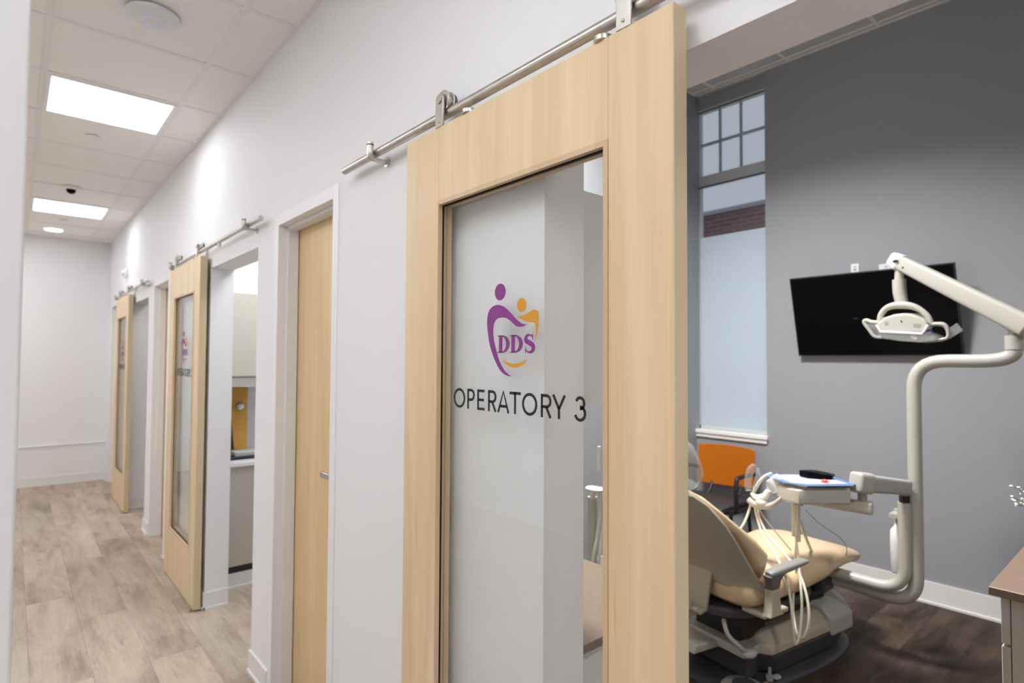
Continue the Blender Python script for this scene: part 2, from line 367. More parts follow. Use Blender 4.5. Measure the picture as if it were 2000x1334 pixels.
b = B(); b.box(4.325, XW+.02, WYR-.012, 2.685, .90, .928); b.box(4.335, 4.349, WYR-.004, 2.685, .868, .90); obj('window_sill', b, TRIMW, win, bevel=.003)
# brick building across the way
bl = thing('brick_building', 'dark red brick building seen through the tall window above its frosted part', 'building', (16, 8, -3.5))
b = B(); b.box(14, 22, -6, 26, -3.5, 5.36); obj('wall', b, BRICK, bl, smooth=False)
b = B(); b.box(13.93, 22, -6.1, 26.1, 5.36, 5.46); obj('coping', b, pbr('grey_stone_coping', s2l((150, 148, 150)), .8), bl, smooth=False)

# ------------------------------------------------------------------ cased swing doors
def cased(y0, y1, ztop, n, slab=True):
    b = B(); f = .038
    for s in ((y0-f, y0+.012), (y1-.012, y1+f)): b.box(WX0-.004, WX1+.004, s[0] if s[0] < y0 else s[0], s[1], 0, ztop+f)
    b.box(WX0-.004, WX1+.004, y0+.012, y1-.012, ztop-.012, ztop+f)
    for s in ((y0+.012, y0+.026), (y1-.026, y1-.012)): b.box(WX0+.035, WX0+.085, s[0], s[1], 0, ztop-.012)
    b.box(WX0+.035, WX0+.085, y0+.026, y1-.026, ztop-.026, ztop-.012)
    tr = struct('trim_%d' % (n+3), b, TRIMW, bevel=.002)
    if slab:
        b = B(); b.box(WX0+.088, WX0+.125, y0+.015, y1-.015, .008, ztop-.015)
        d = struct('door_%d' % n, b, WOOD2, smooth=False)
        h = B(); yy = y0+.065
        h.cyl((WX0+.088, yy, 1.04), (WX0+.078, yy, 1.04), .026); h.cyl((WX0+.08, yy, 1.04), (WX0+.045, yy, 1.04), .010)
        h.box(WX0+.034, WX0+.05, yy-.01, yy+.125, 1.028, 1.052)
        obj('lever_handle', h, STEEL, d, bevel=.004)
cased(2.066, 2.677, 2.11, 1); cased(5.09, 5.70, 2.11, 2); cased(7.80, 8.48, 2.11, 3)

# ------------------------------------------------------------------ sliding barn doors
DX0, DX1, GXP = .840, .880, .858
def stroke(b, pts, w, x0, x1, closed=False, yc=0, zc=0):
    """flat stroke of constant or varying width in the (u, z) plane; u grows to the right seen from the corridor"""
    n = len(pts); ws = w if isinstance(w, (list, tuple)) else [w]*n
    L, R = [], []
    for i in range(n):
        a = pts[(i-1) % n] if (closed or i) else pts[0]; c = pts[(i+1) % n] if (closed or i < n-1) else pts[-1]
        dx, dz = c[0]-a[0], c[1]-a[1]; l = math.hypot(dx, dz) or 1; nx, nz = -dz/l, dx/l
        h = ws[i]/2
        L.append((pts[i][0]+nx*h, pts[i][1]+nz*h)); R.append((pts[i][0]-nx*h, pts[i][1]-nz*h))
    m = n if closed else n-1
    for i in range(m):
        j = (i+1) % n
        q = [L[i], L[j], R[j], R[i]]
        b.prism([(yc-u, zc+z) for u, z in q], 'X', x0, x1)
def arc(cx, cz, rx, rz, a0, a1, n=18): return [(cx+rx*math.cos(math.radians(lerp(a0, a1, k/n))), cz+rz*math.sin(math.radians(lerp(a0, a1, k/n)))) for k in range(n+1)]
def glyph(b, ch, u0, u1, z0, z1, x0, x1, yc, zc, t=.0064):
    h = t/2; W_ = u1-u0; H_ = z1-z0; A, Bq, C, D = u0+h, u1-h, z0+h, z1-h; um = (u0+u1)/2; zm = (z0+z1)/2
    S = lambda p, cl=False: stroke(b, p, t, x0, x1, cl, yc, zc)
    if ch == 'O': S(arc(um, zm, W_/2-h, H_/2-h, 0, 360, 40)[:-1], True)
    elif ch in 'PR':
        r = H_*.27; zt = z1-h; zb = z1-H_*.54; zc_ = (zt+zb)/2; rr = (zt-zb)/2
        S([(A, z0), (A, z1)]); S([(A, zt), (Bq-rr, zt)]+arc(Bq-rr, zc_, rr, rr, 90, -90, 16)+[(A, zb)])
        if ch == 'R': S([(Bq-rr-.001, zb), (u1-h*.8, z0)])
    elif ch == 'E':
        S([(A, z0), (A, z1)]); S([(A, D), (u1, D)]); S([(A, C), (u1, C)]); S([(A, zm), (u1-W_*.08, zm)])
    elif ch == 'A':
        S([(u0+h, z0), (um, z1-h*.3), (u1-h, z0)]); S([(u0+W_*.2, z0+H_*.3), (u1-W_*.2, z0+H_*.3)])
    elif ch == 'T': S([(um, z0), (um, z1)]); S([(u0, D), (u1, D)])
    elif ch == 'Y': S([(u0+h, z1), (um, z0+H_*.42)]); S([(u1-h, z1), (um, z0+H_*.42)]); S([(um, z0), (um, z0+H_*.45)])
    elif ch == '3':
        r1 = H_*.215; r2 = H_*.262
        S(arc(um-.001, z1-h-r1, W_*.36, r1, 160, -90, 18)); S(arc(um-.001, z0+h+r2, W_*.44, r2, 90, -165, 18))
    elif ch == '2':
        r1 = H_*.28
        S(arc(um, z1-h-r1, W_*.40, r1, 165, -25, 16)+[(u0+h*1.2, z0+h)]); S([(u0, C), (u1, C)])
    elif ch == '1': S([(um+.002, z0), (um+.002, z1)]); S([(um+.002, z1-h), (um-.009, z1-.012)])
PUR = [(.056, .077), (.043, .078), (.027, .086), (.013, .096), (-.002, .108), (-.019, .119), (-.036, .125), (-.054, .126), (-.070, .120), (-.080, .109), (-.0835, .094), (-.0835, .078), (-.080, .058), (-.074, .035), (-.063, .012), (-.050, -.008), (-.035, -.025), (-.020, -.034), (-.005, -.038), (.006, -.039), (-.005, -.034), (-.018, -.0265), (-.030, -.014), (-.040, .001), (-.048, .018), (-.056, .038), (-.0605, .057), (-.0605, .074), (-.056, .086), (-.046, .094), (-.031, .096), (-.014, .094), (.001, .087), (.013, .079), (.022, .074), (.034, .072), (.046, .073)]
GLD = [(.025, .096), (.041, .097), (.057, .101), (.072, .106), (.083, .107), (.091, .104), (.0945, .097), (.0945, .083), (.092, .063), (.087, .048), (.082, .036), (.0845, .047), (.0855, .059), (.085, .071), (.0825, .078), (.073, .080), (.057, .082), (.041, .088), (.032, .092)]
SML = [(-.027, .000), (-.010, -.007), (.009, -.010), (.028, -.009), (.044, -.005), (.056, .000), (.053, -.006), (.042, -.013), (.028, -.0175), (.014, -.0185), (.001, -.017), (-.012, -.012), (-.021, -.006)]
def smooth_poly(p, k=3):
    out = []; n = len(p)
    for i in range(n):
        p0, p1, p2, p3 = p[(i-1) % n], p[i], p[(i+1) % n], p[(i+2) % n]
        def ang(a, b_, c): 
            v1 = (b_[0]-a[0], b_[1]-a[1]); v2 = (c[0]-b_[0], c[1]-b_[1]); l = math.hypot(*v1)*math.hypot(*v2) or 1
            return (v1[0]*v2[0]+v1[1]*v2[1])/l
        if ang(p0, p1, p2) < .2: p0 = p1
        if ang(p1, p2, p3) < .2: p3 = p2
        for j in range(k):
            t = j/k
            out.append(tuple(.5*((2*p1[q])+(-p0[q]+p2[q])*t+(2*p0[q]-5*p1[q]+4*p2[q]-p3[q])*t*t+(-p0[q]+3*p1[q]-3*p2[q]+p3[q])*t**3) for q in (0, 1)))
    return out
LET = [('O', -.219, -.170), ('P', -.161, -.131), ('E', -.1205, -.0925), ('R', -.0785, -.0475), ('A', -.044, -.001), ('T', -.0005, .0375), ('O', .042, .091), ('R', .102, .134), ('Y', .136, .176)]
def decals(pane, yc, digit):
    # yc: distance along the wall where u = 0
    x0, x1 = GXP-.0050, GXP-.0044
    def pl(p, sm=True):
        b = B(); b.prism([(yc-u, 1.5+z) for u, z in (smooth_poly(p) if sm else p)], 'X', x0, x1); return b
    b = pl(PUR); b.prism([(yc-u, z) for u, z in arc(-.036, 1.6555, .0195, .0195, 0, 360, 32)[:-1]], 'X', x0, x1); o = obj('purple_emblem_figure', b, PURPLE, pane, smooth=False)
    b = pl(GLD); b.prism([(yc-u, z) for u, z in arc(.039, 1.6205, .0155, .0155, 0, 360, 32)[:-1]], 'X', x0, x1)
    b.prism([(yc-u, 1.5+z) for u, z in smooth_poly(SML)], 'X', x0, x1); obj('gold_emblem_figure', b, GOLD, pane, smooth=False)
    b = B(); z0, z1 = 1.5145, 1.5545
    for u0, u1 in ((-.0445, -.0015), (-.0005, .0435)):
        st = u0+.0115
        stroke(b, [(st, z0), (st, z1)], .0120, x0, x1, False, yc); stroke(b, [(u0, z0+.001), (st+.009, z0+.001)], .002, x0, x1, False, yc); stroke(b, [(u0, z1-.001), (st+.009, z1-.001)], .002, x0, x1, False, yc)
        cx = st+.006; zc_ = (z0+z1)/2; P = []; Wd = []
        for k in range(25):
            a = math.radians(lerp(90, -90, k/24)); w_ = .0030+.0092*abs(math.cos(a))**1.3
            P.append((cx+(u1-cx-w_/2)*math.cos(a), zc_+((z1-z0)/2-w_/2)*math.sin(a))); Wd.append(w_)
        stroke(b, P, Wd, x0, x1, False, yc)
    P = arc(.0645, 1.5442, .0115, .0092, 25, 200, 12)+arc(.0655, 1.5248, .0125, .0095, 62, -155, 16)
    Wd = [.0032+.0085*max(0, math.sin(PI*min(1, max(0, (i-3)/(len(P)-7)))))**1.2 for i in range(len(P))]
    stroke(b, P, Wd, x0, x1, False, yc); stroke(b, [(.0755, 1.5555), (.0755, 1.5425)], .002, x0, x1, False, yc); stroke(b, [(.0525, 1.5265), (.0525, 1.5135)], .002, x0, x1, False, yc)
    obj('emblem_initials', b, PURPLE, pane, smooth=False)
    b = B()
    for ch, u0, u1 in LET: glyph(b, ch, u0, u1, 1.3775, 1.427, x0, x1, yc, 0)
    glyph(b, digit, .2005, .2305, 1.377, 1.4275, x0, x1, yc, 0)
    obj('room_name_lettering', b, BLACKV, pane, smooth=False)
def barn_door(y0, digit, label):
    y1 = y0+.882; zt = 2.112; zb = .010; ga, gb = y0+.143, y0+.718; g0, g1 = .33, 1.915
    d = thing('sliding_door', label, 'door', (.86, (y0+y1)/2, 0), 0, 'sliding barn doors along the corridor')
    b = B(); b.box(DX0, DX1, y0+.0012, ga, zb, zt); b.box(DX0, DX1, gb, y1-.0012, zb, zt); b.box(DX0, DX1, ga, gb, g1, zt); b.box(DX0, DX1, ga, gb, zb, g0)
    obj('door_frame', b, WOOD, d, bevel=.0015, smooth=False)
    b = B(); b.box(DX0+.001, DX1-.001, y0, y0+.0014, zb, zt); b.box(DX0+.001, DX1-.001, y1-.0014, y1, zb, zt); obj('edge_banding', b, WOODE, d, smooth=False)
    t = .011
    b = B()
    for xa, xb in ((DX0-.002, DX0+.010), (GXP+.008, DX1+.001)):
        b.box(xa, xb, ga, ga+t, g0, g1); b.box(xa, xb, gb-t*.35, gb+.0, g0, g1); b.box(xa, xb, ga+t, gb-t*.35, g1-t, g1); b.box(xa, xb, ga+t, gb-t*.35, g0, g0+t)
    obj('glazing_bead', b, WOODB, d, smooth=False)
    b = B()
    for xa, xb in ((GXP-.0045, GXP-.003),):
        b.box(xa, xb, ga, ga+.008, g0, g1); b.box(xa, xb, gb-.006, gb, g0, g1); b.box(xa, xb, ga, gb, g1-.014, g1); b.box(xa, xb, ga, gb, g0, g0+.014)
    obj('gasket', b, GASKET, d, smooth=False)
    b = B(); b.box(GXP-.003, GXP+.003, ga, gb, g0, g1); p = obj('glass_pane', b, GLASS, d, smooth=False)
    decals(p, y0+.44, digit)
    for k in (.106, .716):
        yy = y0+k; b = B()
        b.box(.838, .844, yy-.017, yy+.017, zt-.001, 2.184); b.prism([(yy+u, z) for u, z in arc(0, 2.184, .017, .017, 0, 180, 12)], 'X', .838, .844)
        b.cyl((.8345, yy, 2.184), (.846, yy, 2.184), .012); b.ball((.8385, yy, 2.125), .0045, (1, 1, 1), 8); b.box(.840, .875, yy-.017, yy+.017, zt-.002, zt+.003)
        h = obj('hanger_strap', b, STEEL, d, bevel=.001)
        b = B()
        for xa, xb, r in ((.848, .8535, .0285), (.8535, .8665, .0195), (.8665, .870, .0285)): b.cyl((xa, yy, 2.184), (xb, yy, 2.184), r, 28)
        obj('wheel', b, STEEL, h, bevel=.001)
        b = B(); b.cyl((.840, yy, 2.184), (.876, yy, 2.184), .007); b.cyl((.870, yy, 2.184), (.880, yy, 2.184), .0255, 24); obj('wheel_tyre', b, STEELD, h)
    for k in (.165, .60):
        b = B(); b.cyl((.852, y0+k, 2.111), (.852, y0+k, 2.123), .019); obj('anti_jump_disc', b, STEEL, d, bevel=.002)
    b = B()
    for xa, xb in ((.822, .834), (.886, .898)):
        b.box(xa, xb, y0+.015, y0+.045, 0, .006); b.cyl(((xa+xb)/2, y0+.03, .004), ((xa+xb)/2, y0+.03, .035), .006)
    obj('floor_guide', b, STEEL, d)
    return d
def rail(y0, y1, mounts, label, stop=None):
    r = thing('door_rail', label, 'rail', (.861, (y0+y1)/2, 2.14), 0, 'stainless rails for the sliding doors')
    b = B(); b.cyl((.861, y0, 2.1515), (.861, y1, 2.1515), .0125, 24); obj('rail_bar', b, STEEL, r, bevel=.0015)
    for y in mounts:
        b = B(); b.cyl((.8995, y, 2.131), (.893, y, 2.131), .0165, 24)
        b.tube([(.895, y, 2.131), (.86, y, 2.1285), (.846, y, 2.131), (.8385, y, 2.138), (.838, y, 2.15), (.838, y, 2.170)], [.0075, .0075, .0095, .0105, .0105, .0105], 18)
        mt = obj('wall_mount', b, STEEL, r)
        b = B(); b.cyl((.838, y, 2.1725), (.838, y, 2.180), .0105); obj('cap_nut', b, STEEL, mt)
        b = B(); b.cyl((.838, y, 2.1695), (.838, y, 2.173), .0110); obj('seal_ring', b, GASKET, mt)
    if stop:
        b = B(); b.cyl((.861, stop, 2.141), (.861, stop, 2.118), .010); obj('rail_stop', b, STEEL, r)
    return r
barn_door(.560, '3', 'nearest sliding maple glass door, lettered OPERATORY 3 with purple and gold tooth emblem')
barn_door(3.846, '2', 'middle sliding maple glass door hanging beside the opening with the counter inside')
barn_door(6.68, '1', 'farthest sliding maple glass door, near the end wall of the corridor')
rail(-.055, 1.902, (1.665, .16), 'long stainless rail above the nearest, OPERATORY 3 sliding door')
rail(2.80, 4.80, (2.985, 4.72), 'stainless rail above the middle sliding door, right end beside the cased wooden door', 3.52)
rail(5.78, 7.76, (5.94, 7.66), 'small far stainless rail above the farthest sliding door', 6.38)

# ------------------------------------------------------------------ ceiling fixtures
def troffer(x0, y0, label, g='square light panels in the corridor ceiling', mat=None, z=CZ, s=.574):
    t = thing('ceiling_light', label, 'light', (x0+s/2, y0+s/2, z-.012), 0, g); f = .018
    b = B(); b.box(x0, x0+s, y0, y0+f, z-.010, z-.001); b.box(x0, x0+s, y0+s-f, y0+s, z-.010, z-.001); b.box(x0, x0+f, y0+f, y0+s-f, z-.010, z-.001); b.box(x0+s-f, x0+s, y0+f, y0+s-f, z-.010, z-.001)
    obj('frame', b, TRIMW, t, smooth=False)
    b = B(); b.box(x0+f, x0+s-f, y0+f, y0+s-f, z-.007, z-.002); obj('diffuser', b, mat or PANEL, t, smooth=False)
    return t
troffer(GX+.012, GY+GP+.012, 'nearer square ceiling light panel, between the round white device and the camera dome', mat=PANELS)
troffer(GX+.012, GY+6*GP+.012, 'farther square ceiling light panel, beyond the dark camera dome', mat=PANELS)
for gx, gy in ((GX-GP, GY-4*GP), (GX-GP, GY-7*GP), (GX-3*GP, GY-7*GP), (GX-3*GP, GY-4*GP), (GX, GY-9*GP)):
    troffer(gx+.012, gy+.012, 'unseen ceiling light panel added behind the viewer as fill', 'added fill panels behind the viewer')  # out of view, added as fill light for corridor and opening
for gy in (GY-2*GP, GY+GP, GY+3*GP, GY+6*GP, GY+8*GP):
    troffer(GX-2*GP+.012, gy+.012, 'unseen light panel added over the left of the corridor to light its wall', 'added fill panels over the left side')  # hidden panels added for broad, even light on the right wall
troffer(1.25, 2.95, 'unseen light panel added inside the middle room to brighten its opening', 'light panels inside the rooms', z=2.75)  # extra unseen panel added to brighten the door jamb
troffer(1.45, 3.6, 'square ceiling light panel inside the middle room', 'light panels inside the rooms', z=2.75)
troffer(1.45, 6.2, 'square ceiling light panel inside the far room', 'light panels inside the rooms', z=2.75)
def downlight(x, y, label, power):
    z = CZR; t = thing('ceiling_light', label, 'light', (x, y, z-.012), 0, 'louvred lights in the treatment room ceiling')
    b = B(); s_ = .29
    for a in ((x-s_, x+s_, y-s_, y-s_+.02), (x-s_, x+s_, y+s_-.02, y+s_), (x-s_, x-s_+.02, y-s_+.02, y+s_-.02), (x+s_-.02, x+s_, y-s_+.02, y+s_-.02)): b.box(*a, z-.012, z-.0005)
    for k in range(1, 4):
        q_ = -s_+k*2*s_/4; b.box(x+q_-.004, x+q_+.004, y-s_+.02, y+s_-.02, z-.010, z-.001); 
    obj('louvre_frame', b, TRIMW, t, smooth=False)
    L = bpy.data.lights.new('room_lamp', 'AREA'); L.shape = 'SQUARE'; L.size = .52; L.energy = power; L.spread = math.radians(135); L.color = (1, .98, .955)
    lo = bpy.data.objects.new('room_lamp', L); COL.objects.link(lo); lo.parent = t; lo.location = (0, 0, -.004)
downlight(2.3, 1.75, 'louvred ceiling light over the head of the dental chair', 128)
downlight(2.3, -1.0, 'unseen fill light added toward the near end of the treatment room', 27)  # added fill for cabinets, jamb and chair shell
t = thing('recessed_light', 'round recessed downlight in the ceiling near the end wall', 'light', (.313, 8.205, CZ-.006))
b = B(); b.lathe([(.062, CZ-.0005), (.098, CZ-.0005), (.098, CZ-.004), (.062, CZ-.009)], (.313, 8.205, 0), 36); obj('trim_ring', b, TRIMW, t)
b = B(); b.lathe([(.078, CZ-.0095), (.078, CZ-.011)], (.313, 8.205, 0), 36); obj('lens', b, PANEL, t)
t = thing('access_point', 'round white wireless device with pale blue ring on the ceiling', 'wireless device', (.405, 2.755, CZ-.03))
b = B(); b.lathe([(.092, CZ-.0045), (.099, CZ-.012), (.096, CZ-.022), (.080, CZ-.031), (.045, CZ-.035), (.010, CZ-.035)], (.405, 2.755, 0), 48); obj('housing', b, pbr('access_point_plastic', (.72, .73, .75), .4), t)
b = B(); b.lathe([(.037, CZ-.0345), (.037, CZ-.0362), (.035, CZ-.0362), (.035, CZ-.0345)], (.405, 2.755, 0), 40); obj('status_ring', b, emit('blue_ring_light', (.5, .55, 1), .7), t)
t = thing('security_camera', 'small dome camera with black eye on the ceiling between the two light panels', 'camera', (.335, 6.03, CZ-.05))
b = B(); b.lathe([(.060, CZ-.0045), (.060, CZ-.018), (.048, CZ-.028), (.030, CZ-.030)], (.335, 6.03, 0), 32); obj('mount', b, WHITEP, t)
b = B(); b.ball((.335, 6.03, CZ-.034), .034, (1, 1, .9), 20); obj('lens_dome', b, SCREEN, t)
for x, y, l in ((.355, 4.55, 'round white sprinkler cover plate on the ceiling just past the nearer light panel'), (.36, 7.55, 'round white sprinkler cover plate on the ceiling past the farther light panel')):
    b = B(); b.lathe([(.036, CZ-.0045), (.036, CZ-.008), (.030, CZ-.010)], (x, y, 0), 24); tag(obj('sprinkler_cover', b, pbr('sprinkler_cover', (.86, .84, .80), .8)), l, 'sprinkler', 'sprinkler covers')
t = thing('wall_alarm', 'small white alarm on the wall above the farthest sliding door', 'alarm', (.87, 7.30, 2.36))
b = B(); b.box(.868, .8995, 7.25, 7.35, 2.345, 2.435); obj('housing', b, WHITEP, t, bevel=.008); b = B(); b.ball((.862, 7.30, 2.39), .030, (.7, 1, 1)); obj('strobe_lens', b, pbr('alarm_lens', (.7, .7, .68), .1), t)

# ------------------------------------------------------------------ middle room seen through its opening
YC = 4.08
t = thing('base_cabinet', 'beige base cabinet inside the middle room, under a white countertop', 'cabinet', (1.8, 4.4, 0))
b = B(); b.box(1.034, 2.55, YC, 4.715, .14, .785); obj('body', b, CABI, t, smooth=False)
b = B(); b.box(1.034, 2.55, YC+.004, 4.71, .096, .14); obj('toe_strip', b, BLACKP, t, smooth=False)
b = B(); b.box(1.034, 2.55, YC+.002, 4.71, 0, .096); b.box(1.034, 2.55, YC-.008, 4.71, 0, .012); obj('plinth', b, BASEB, t, smooth=False)
b = B(); b.box(1.034, 2.55, YC-.02, 4.715, .786, .812); tag(obj('countertop', b, COUNTW, bevel=.003), 'thin white countertop inside the middle room with papers and a scanner on it', 'countertop')
t = thing('wall_cabinet', 'beige wall cabinet hanging inside the middle room', 'cabinet', (1.8, 4.55, 1.36))
b = B(); b.box(1.034, 2.55, 4.34, 4.715, 1.37, 1.955); obj('body', b, CABI, t, smooth=False)
b = B(); b.box(1.034, 2.55, 4.35, 4.715, 1.295, 1.366); obj('light_valance', b, pbr('grey_valance', s2l((178, 172, 166)), .5), t, smooth=False)
t = thing('wood_panel', 'orange-brown wooden panel with round silver knob standing behind the monitor', 'panel', (1.24, 4.6, .813))
q0 = at(452, 756, 'Y', 4.60); q1 = at(482, 875, 'Y', 4.60)
b = B(); b.box(q0.x, q1.x, 4.60, 4.62, .813, 1.285); obj('board', b, pbr('orange_wood', s2l((214, 160, 70)), .4, noise=.06, nscale=6), t, smooth=False)
k = at(469, 793, 'Y', 4.57)
b = B(); b.ball(k, .030, (1, .8, 1)); b.cyl(k, (k.x, 4.60, k.z), .012); obj('knob', b, STEEL, t)
t = thing('monitor', 'black monitor seen edge-on on the white countertop in the middle room', 'monitor', (1.15, 4.3, .813))
b = B(); b.prism([(1.06, .86), (1.165, .875), (1.135, 1.19), (1.06, 1.21)], 'Y', 4.27, 4.31); obj('screen', b, BLACKP, t, bevel=.003)
b = B(); b.box(1.06, 1.20, 4.24, 4.36, .845, .862); b.box(1.09, 1.13, 4.27, 4.30, .86, .90); obj('stand', b, BLACKP, t, bevel=.003)
t = thing('desk_scanner', 'flat grey and black device on top of the papers beside the monitor', 'scanner', (1.2, 4.2, .826))
b = B(); b.box(1.10, 1.42, 4.10, 4.235, .831, .845); obj('base', b, BLACKP, t, bevel=.004)
b = B(); b.box(1.13, 1.40, 4.105, 4.23, .8455, .874); obj('lid', b, UNITG, t, bevel=.006)
for i, (dx, dz, l) in enumerate(((0, 0, 'white paper folder at the bottom of the pile under the scanner'), (.02, .0065, 'lavender paper folder on top of the pile under the scanner'))):
    b = B(); b.box(1.06+dx, 1.40+dx, 4.08+dx, 4.36, .8135+dz, .8135+dz+.006); tag(obj('paper_folder', b, pbr('paper_%d' % i, s2l(((228, 226, 226), (205, 196, 214))[i]), .7)), l, 'folder', 'folders under the scanner')

# ------------------------------------------------------------------ treatment room: corner cabinets by the partition
t = thing('base_cabinet', 'light grey base cabinet seen low through the glass of the OPERATORY 3 door', 'cabinet', (1.28, 1.4, 0))
b = B(); b.box(1.034, 1.52, 1.0, 1.95, .09, .775); obj('body', b, CABGR, t, smooth=False)
b = B(); b.box(1.034, 1.49, 1.03, 1.93, 0, .09); obj('plinth', b, DARKP, t, smooth=False)
b = B(); b.box(1.034, 1.54, .98, 1.96, .776, .80); tag(obj('countertop', b, CABT, bevel=.003), 'taupe brown countertop seen low through the OPERATORY 3 door glass', 'countertop')
t = thing('wall_cabinet', 'pale wall cabinet seen through the upper right of the OPERATORY 3 door glass', 'cabinet', (1.2, 1.4, 1.385))
b = B(); b.box(1.034, 1.37, .99, 1.92, 1.387, 1.925); obj('body', b, CABGR, t, smooth=False); b = B(); b.box(1.034, 1.372, .983, .9895, 1.387, 1.925); obj('end_panel', b, CABGR, t, smooth=False)

# cabinet at the right edge of the photo
cx, cy = 2.126, .385
t = thing('base_cabinet', 'tall beige drawer cabinet with brown top at the right edge of the room', 'cabinet', (2.5, .1, 0))
b = B(); b.box(cx+.035, 3.3, -.5, cy-.045, 0, .835); obj('body', b, CABI, t, smooth=False)
for z0, z1 in ((.02, .69), (.697, .832)):
    b = B(); b.box(cx+.035, 3.3, cy-.043, cy-.022, z0, z1); obj('drawer_front', b, CABI, t, bevel=.002)
b = B(); b.box(cx, 3.32, -.52, cy, .836, .86); tag(obj('countertop', b, CABT, bevel=.003), 'brown countertop on the drawer cabinet at the right edge of the photo', 'countertop')
t = thing('flower_vase', 'sprig of tiny white flowers at the right edge, above the brown countertop', 'flowers', (2.36, .20, .861))
b = B(); b.lathe([(.035, .861), (.045, .90), (.04, .95), (.022, .99), (.026, 1.0)], (2.36, .20, 0), 20); obj('vase', b, WHITEP, t)
st = B(); fl = B(); cen = at(1992, 972, 'X', 2.36)
for k in range(9):
    e_ = cen+Vector((random.uniform(-.03, .03), random.uniform(-.035, .03), random.uniform(-.022, .03))) if k < 6 else Vector((2.36, .17, 1.12))+Vector((random.uniform(-.07, .07), random.uniform(-.08, .03), random.uniform(-.03, .05)))
    st.tube([(2.36, .20, .98), (2.36, .23, 1.05), e_], .0012, 5, smooth_path=4)
    for j in range(6):
        c = e_+Vector((random.uniform(-.018, .018), random.uniform(-.018, .018), random.uniform(-.014, .014))); st.tube([e_, c], .0007, 4)
        fl.ball(c, random.uniform(.003, .006), (1, 1, .8), 8)
st.box(cen.x-.001, cen.x+.001, cen.y+.001, cen.y+.002, cen.z, cen.z+.001)
obj('stem', st, pbr('flower_stem', s2l((92, 100, 80)), .7), t); o = obj('blossom', fl, pbr('white_petals', (.85, .85, .83), .7), t); o['kind'] = 'stuff'

# ------------------------------------------------------------------ television and wall plates
t = thing('television', 'black flat television tilted down on the grey wall', 'television', (4.25, 1.36, 1.53))
yL0, yR0, yL1, yR1 = 1.832, .871, 1.832, .880
A0, A1 = Vector((4.305, 0, 1.535)), Vector((4.165, 0, 2.078)); nrm = Vector((A1.z-A0.z, 0, -(A1.x-A0.x))).normalized()
def tvq(ma, mb, off0, off1):
    b = B(); up = (A1-A0).normalized(); rg = []
    for off in (off0, off1):
        rg.append([A0+up*ma+nrm*off+Vector((0, yL0-ma, 0)), A0+up*ma+nrm*off+Vector((0, yR0+ma, 0)), A1-up*mb+nrm*off+Vector((0, yR1+mb, 0)), A1-up*mb+nrm*off+Vector((0, yL1-mb, 0))])
    b.loft(rg); return b
obj('housing', tvq(0, 0, 0, .028), BLACKP, t, bevel=.002); obj('screen', tvq(.007, .007, -.0006, .002), SCREEN, t, smooth=False)
b = B(); b.box(4.285, 4.349, 1.2, 1.5, 1.70, 1.92); b.box(4.24, 4.30, 1.25, 1.28, 1.78, 1.84); b.box(4.24, 4.30, 1.42, 1.45, 1.78, 1.84); obj('wall_bracket', b, BLACKP, t)
for px, w_, l in ((1670, .050, 'small white outlet plate above the television, the left one'), (1731, .085, 'wider white wall plate above the television, behind the lamp arm')):
    c = at(px, 524, 'X', 4.345); o = thing('outlet_plate', l, 'outlet', (4.345, c.y, c.z-.06), 0, 'plates above the television')
    b = B(); b.box(4.342, 4.3495, c.y-w_/2, c.y+w_/2, c.z-.075, c.z+.03); obj('plate', b, WHITEP, o, bevel=.002)
    b = B(); b.box(4.340, 4.343, c.y-.008, c.y+.008, c.z-.015, c.z-.004); b.box(4.340, 4.343, c.y-.008, c.y+.008, c.z+.006, c.z+.012); obj('socket', b, GREYP, o)

# ------------------------------------------------------------------ visitor chair with orange back
t = thing('visitor_chair', 'armchair with orange plastic back and black seat in the corner under the window', 'chair', (4.0, 2.33, 0))
b = B(); n = 14; rows = []
for off in (0, .012):
    for z in (.535, .62, .74, .845):
        rr = []
        for k in range(n+1):
            u = -1+2*k/n; hw = .232-.012*(z < .54); rr.append(Vector((4.20-.035*u*u+off+.05*(z-.55), 2.335+u*hw, z+.012*u*u*(-1 if z > .8 else 1)-(.012*u if z < .6 else 0))))
        rows.append(rr)
f_, k_ = rows[:4], rows[4:]
b.loft([f_[i]+k_[i][::-1] for i in range(4)]); obj('backrest', b, ORANGE, t, bevel=.003)
b = B()
for i, (x, hw, z0, z1) in enumerate(((3.72, .20, .44, .46), (3.74, .225, .425, .475), (3.9, .232, .42, .482), (4.1, .225, .42, .475), (4.18, .20, .43, .46))):
    pass
b.loft([[Vector((x, 2.335-hw, z0)), Vector((x, 2.335+hw, z0)), Vector((x, 2.335+hw, z1)), Vector((x, 2.335-hw, z1))] for x, hw, z0, z1 in ((3.72, .20, .44, .46), (3.74, .225, .425, .475), (3.9, .232, .42, .482), (4.1, .225, .42, .475), (4.18, .20, .43, .46))])
obj('seat', b, BLACKF, t, bevel=.012, seg=3)
for s in (-1, 1):
    y = 2.335+s*.262; b = B()
    b.tube([(3.86, y, .43), (3.85, y, .56), (3.86, y, .655), (3.885, y, .672), (4.0, y, .675), (4.12, y, .668), (4.19, y-s*.02, .65)], .016, 8, smooth_path=3); b.box(3.80, 4.1, y-.014-s*.02, y+.014-s*.02, .42, .45)
    obj('armrest', b, BLACKP, t)
    for xa, xb in ((3.84, 3.80), (4.08, 4.14)):
        b = B(); b.tube([(xa, 2.335+s*.23, .44), (xb, 2.335+s*.235, 0)], .013, 8); obj('leg', b, BLACKP, t)
for s in (-1, 1):
    b = B(); b.tube([(4.08, 2.335+s*.12, .43), (4.16, 2.335+s*.12, .50), (4.232, 2.335+s*.12, .60)], .012, 8); obj('back_support', b, BLACKP, t)

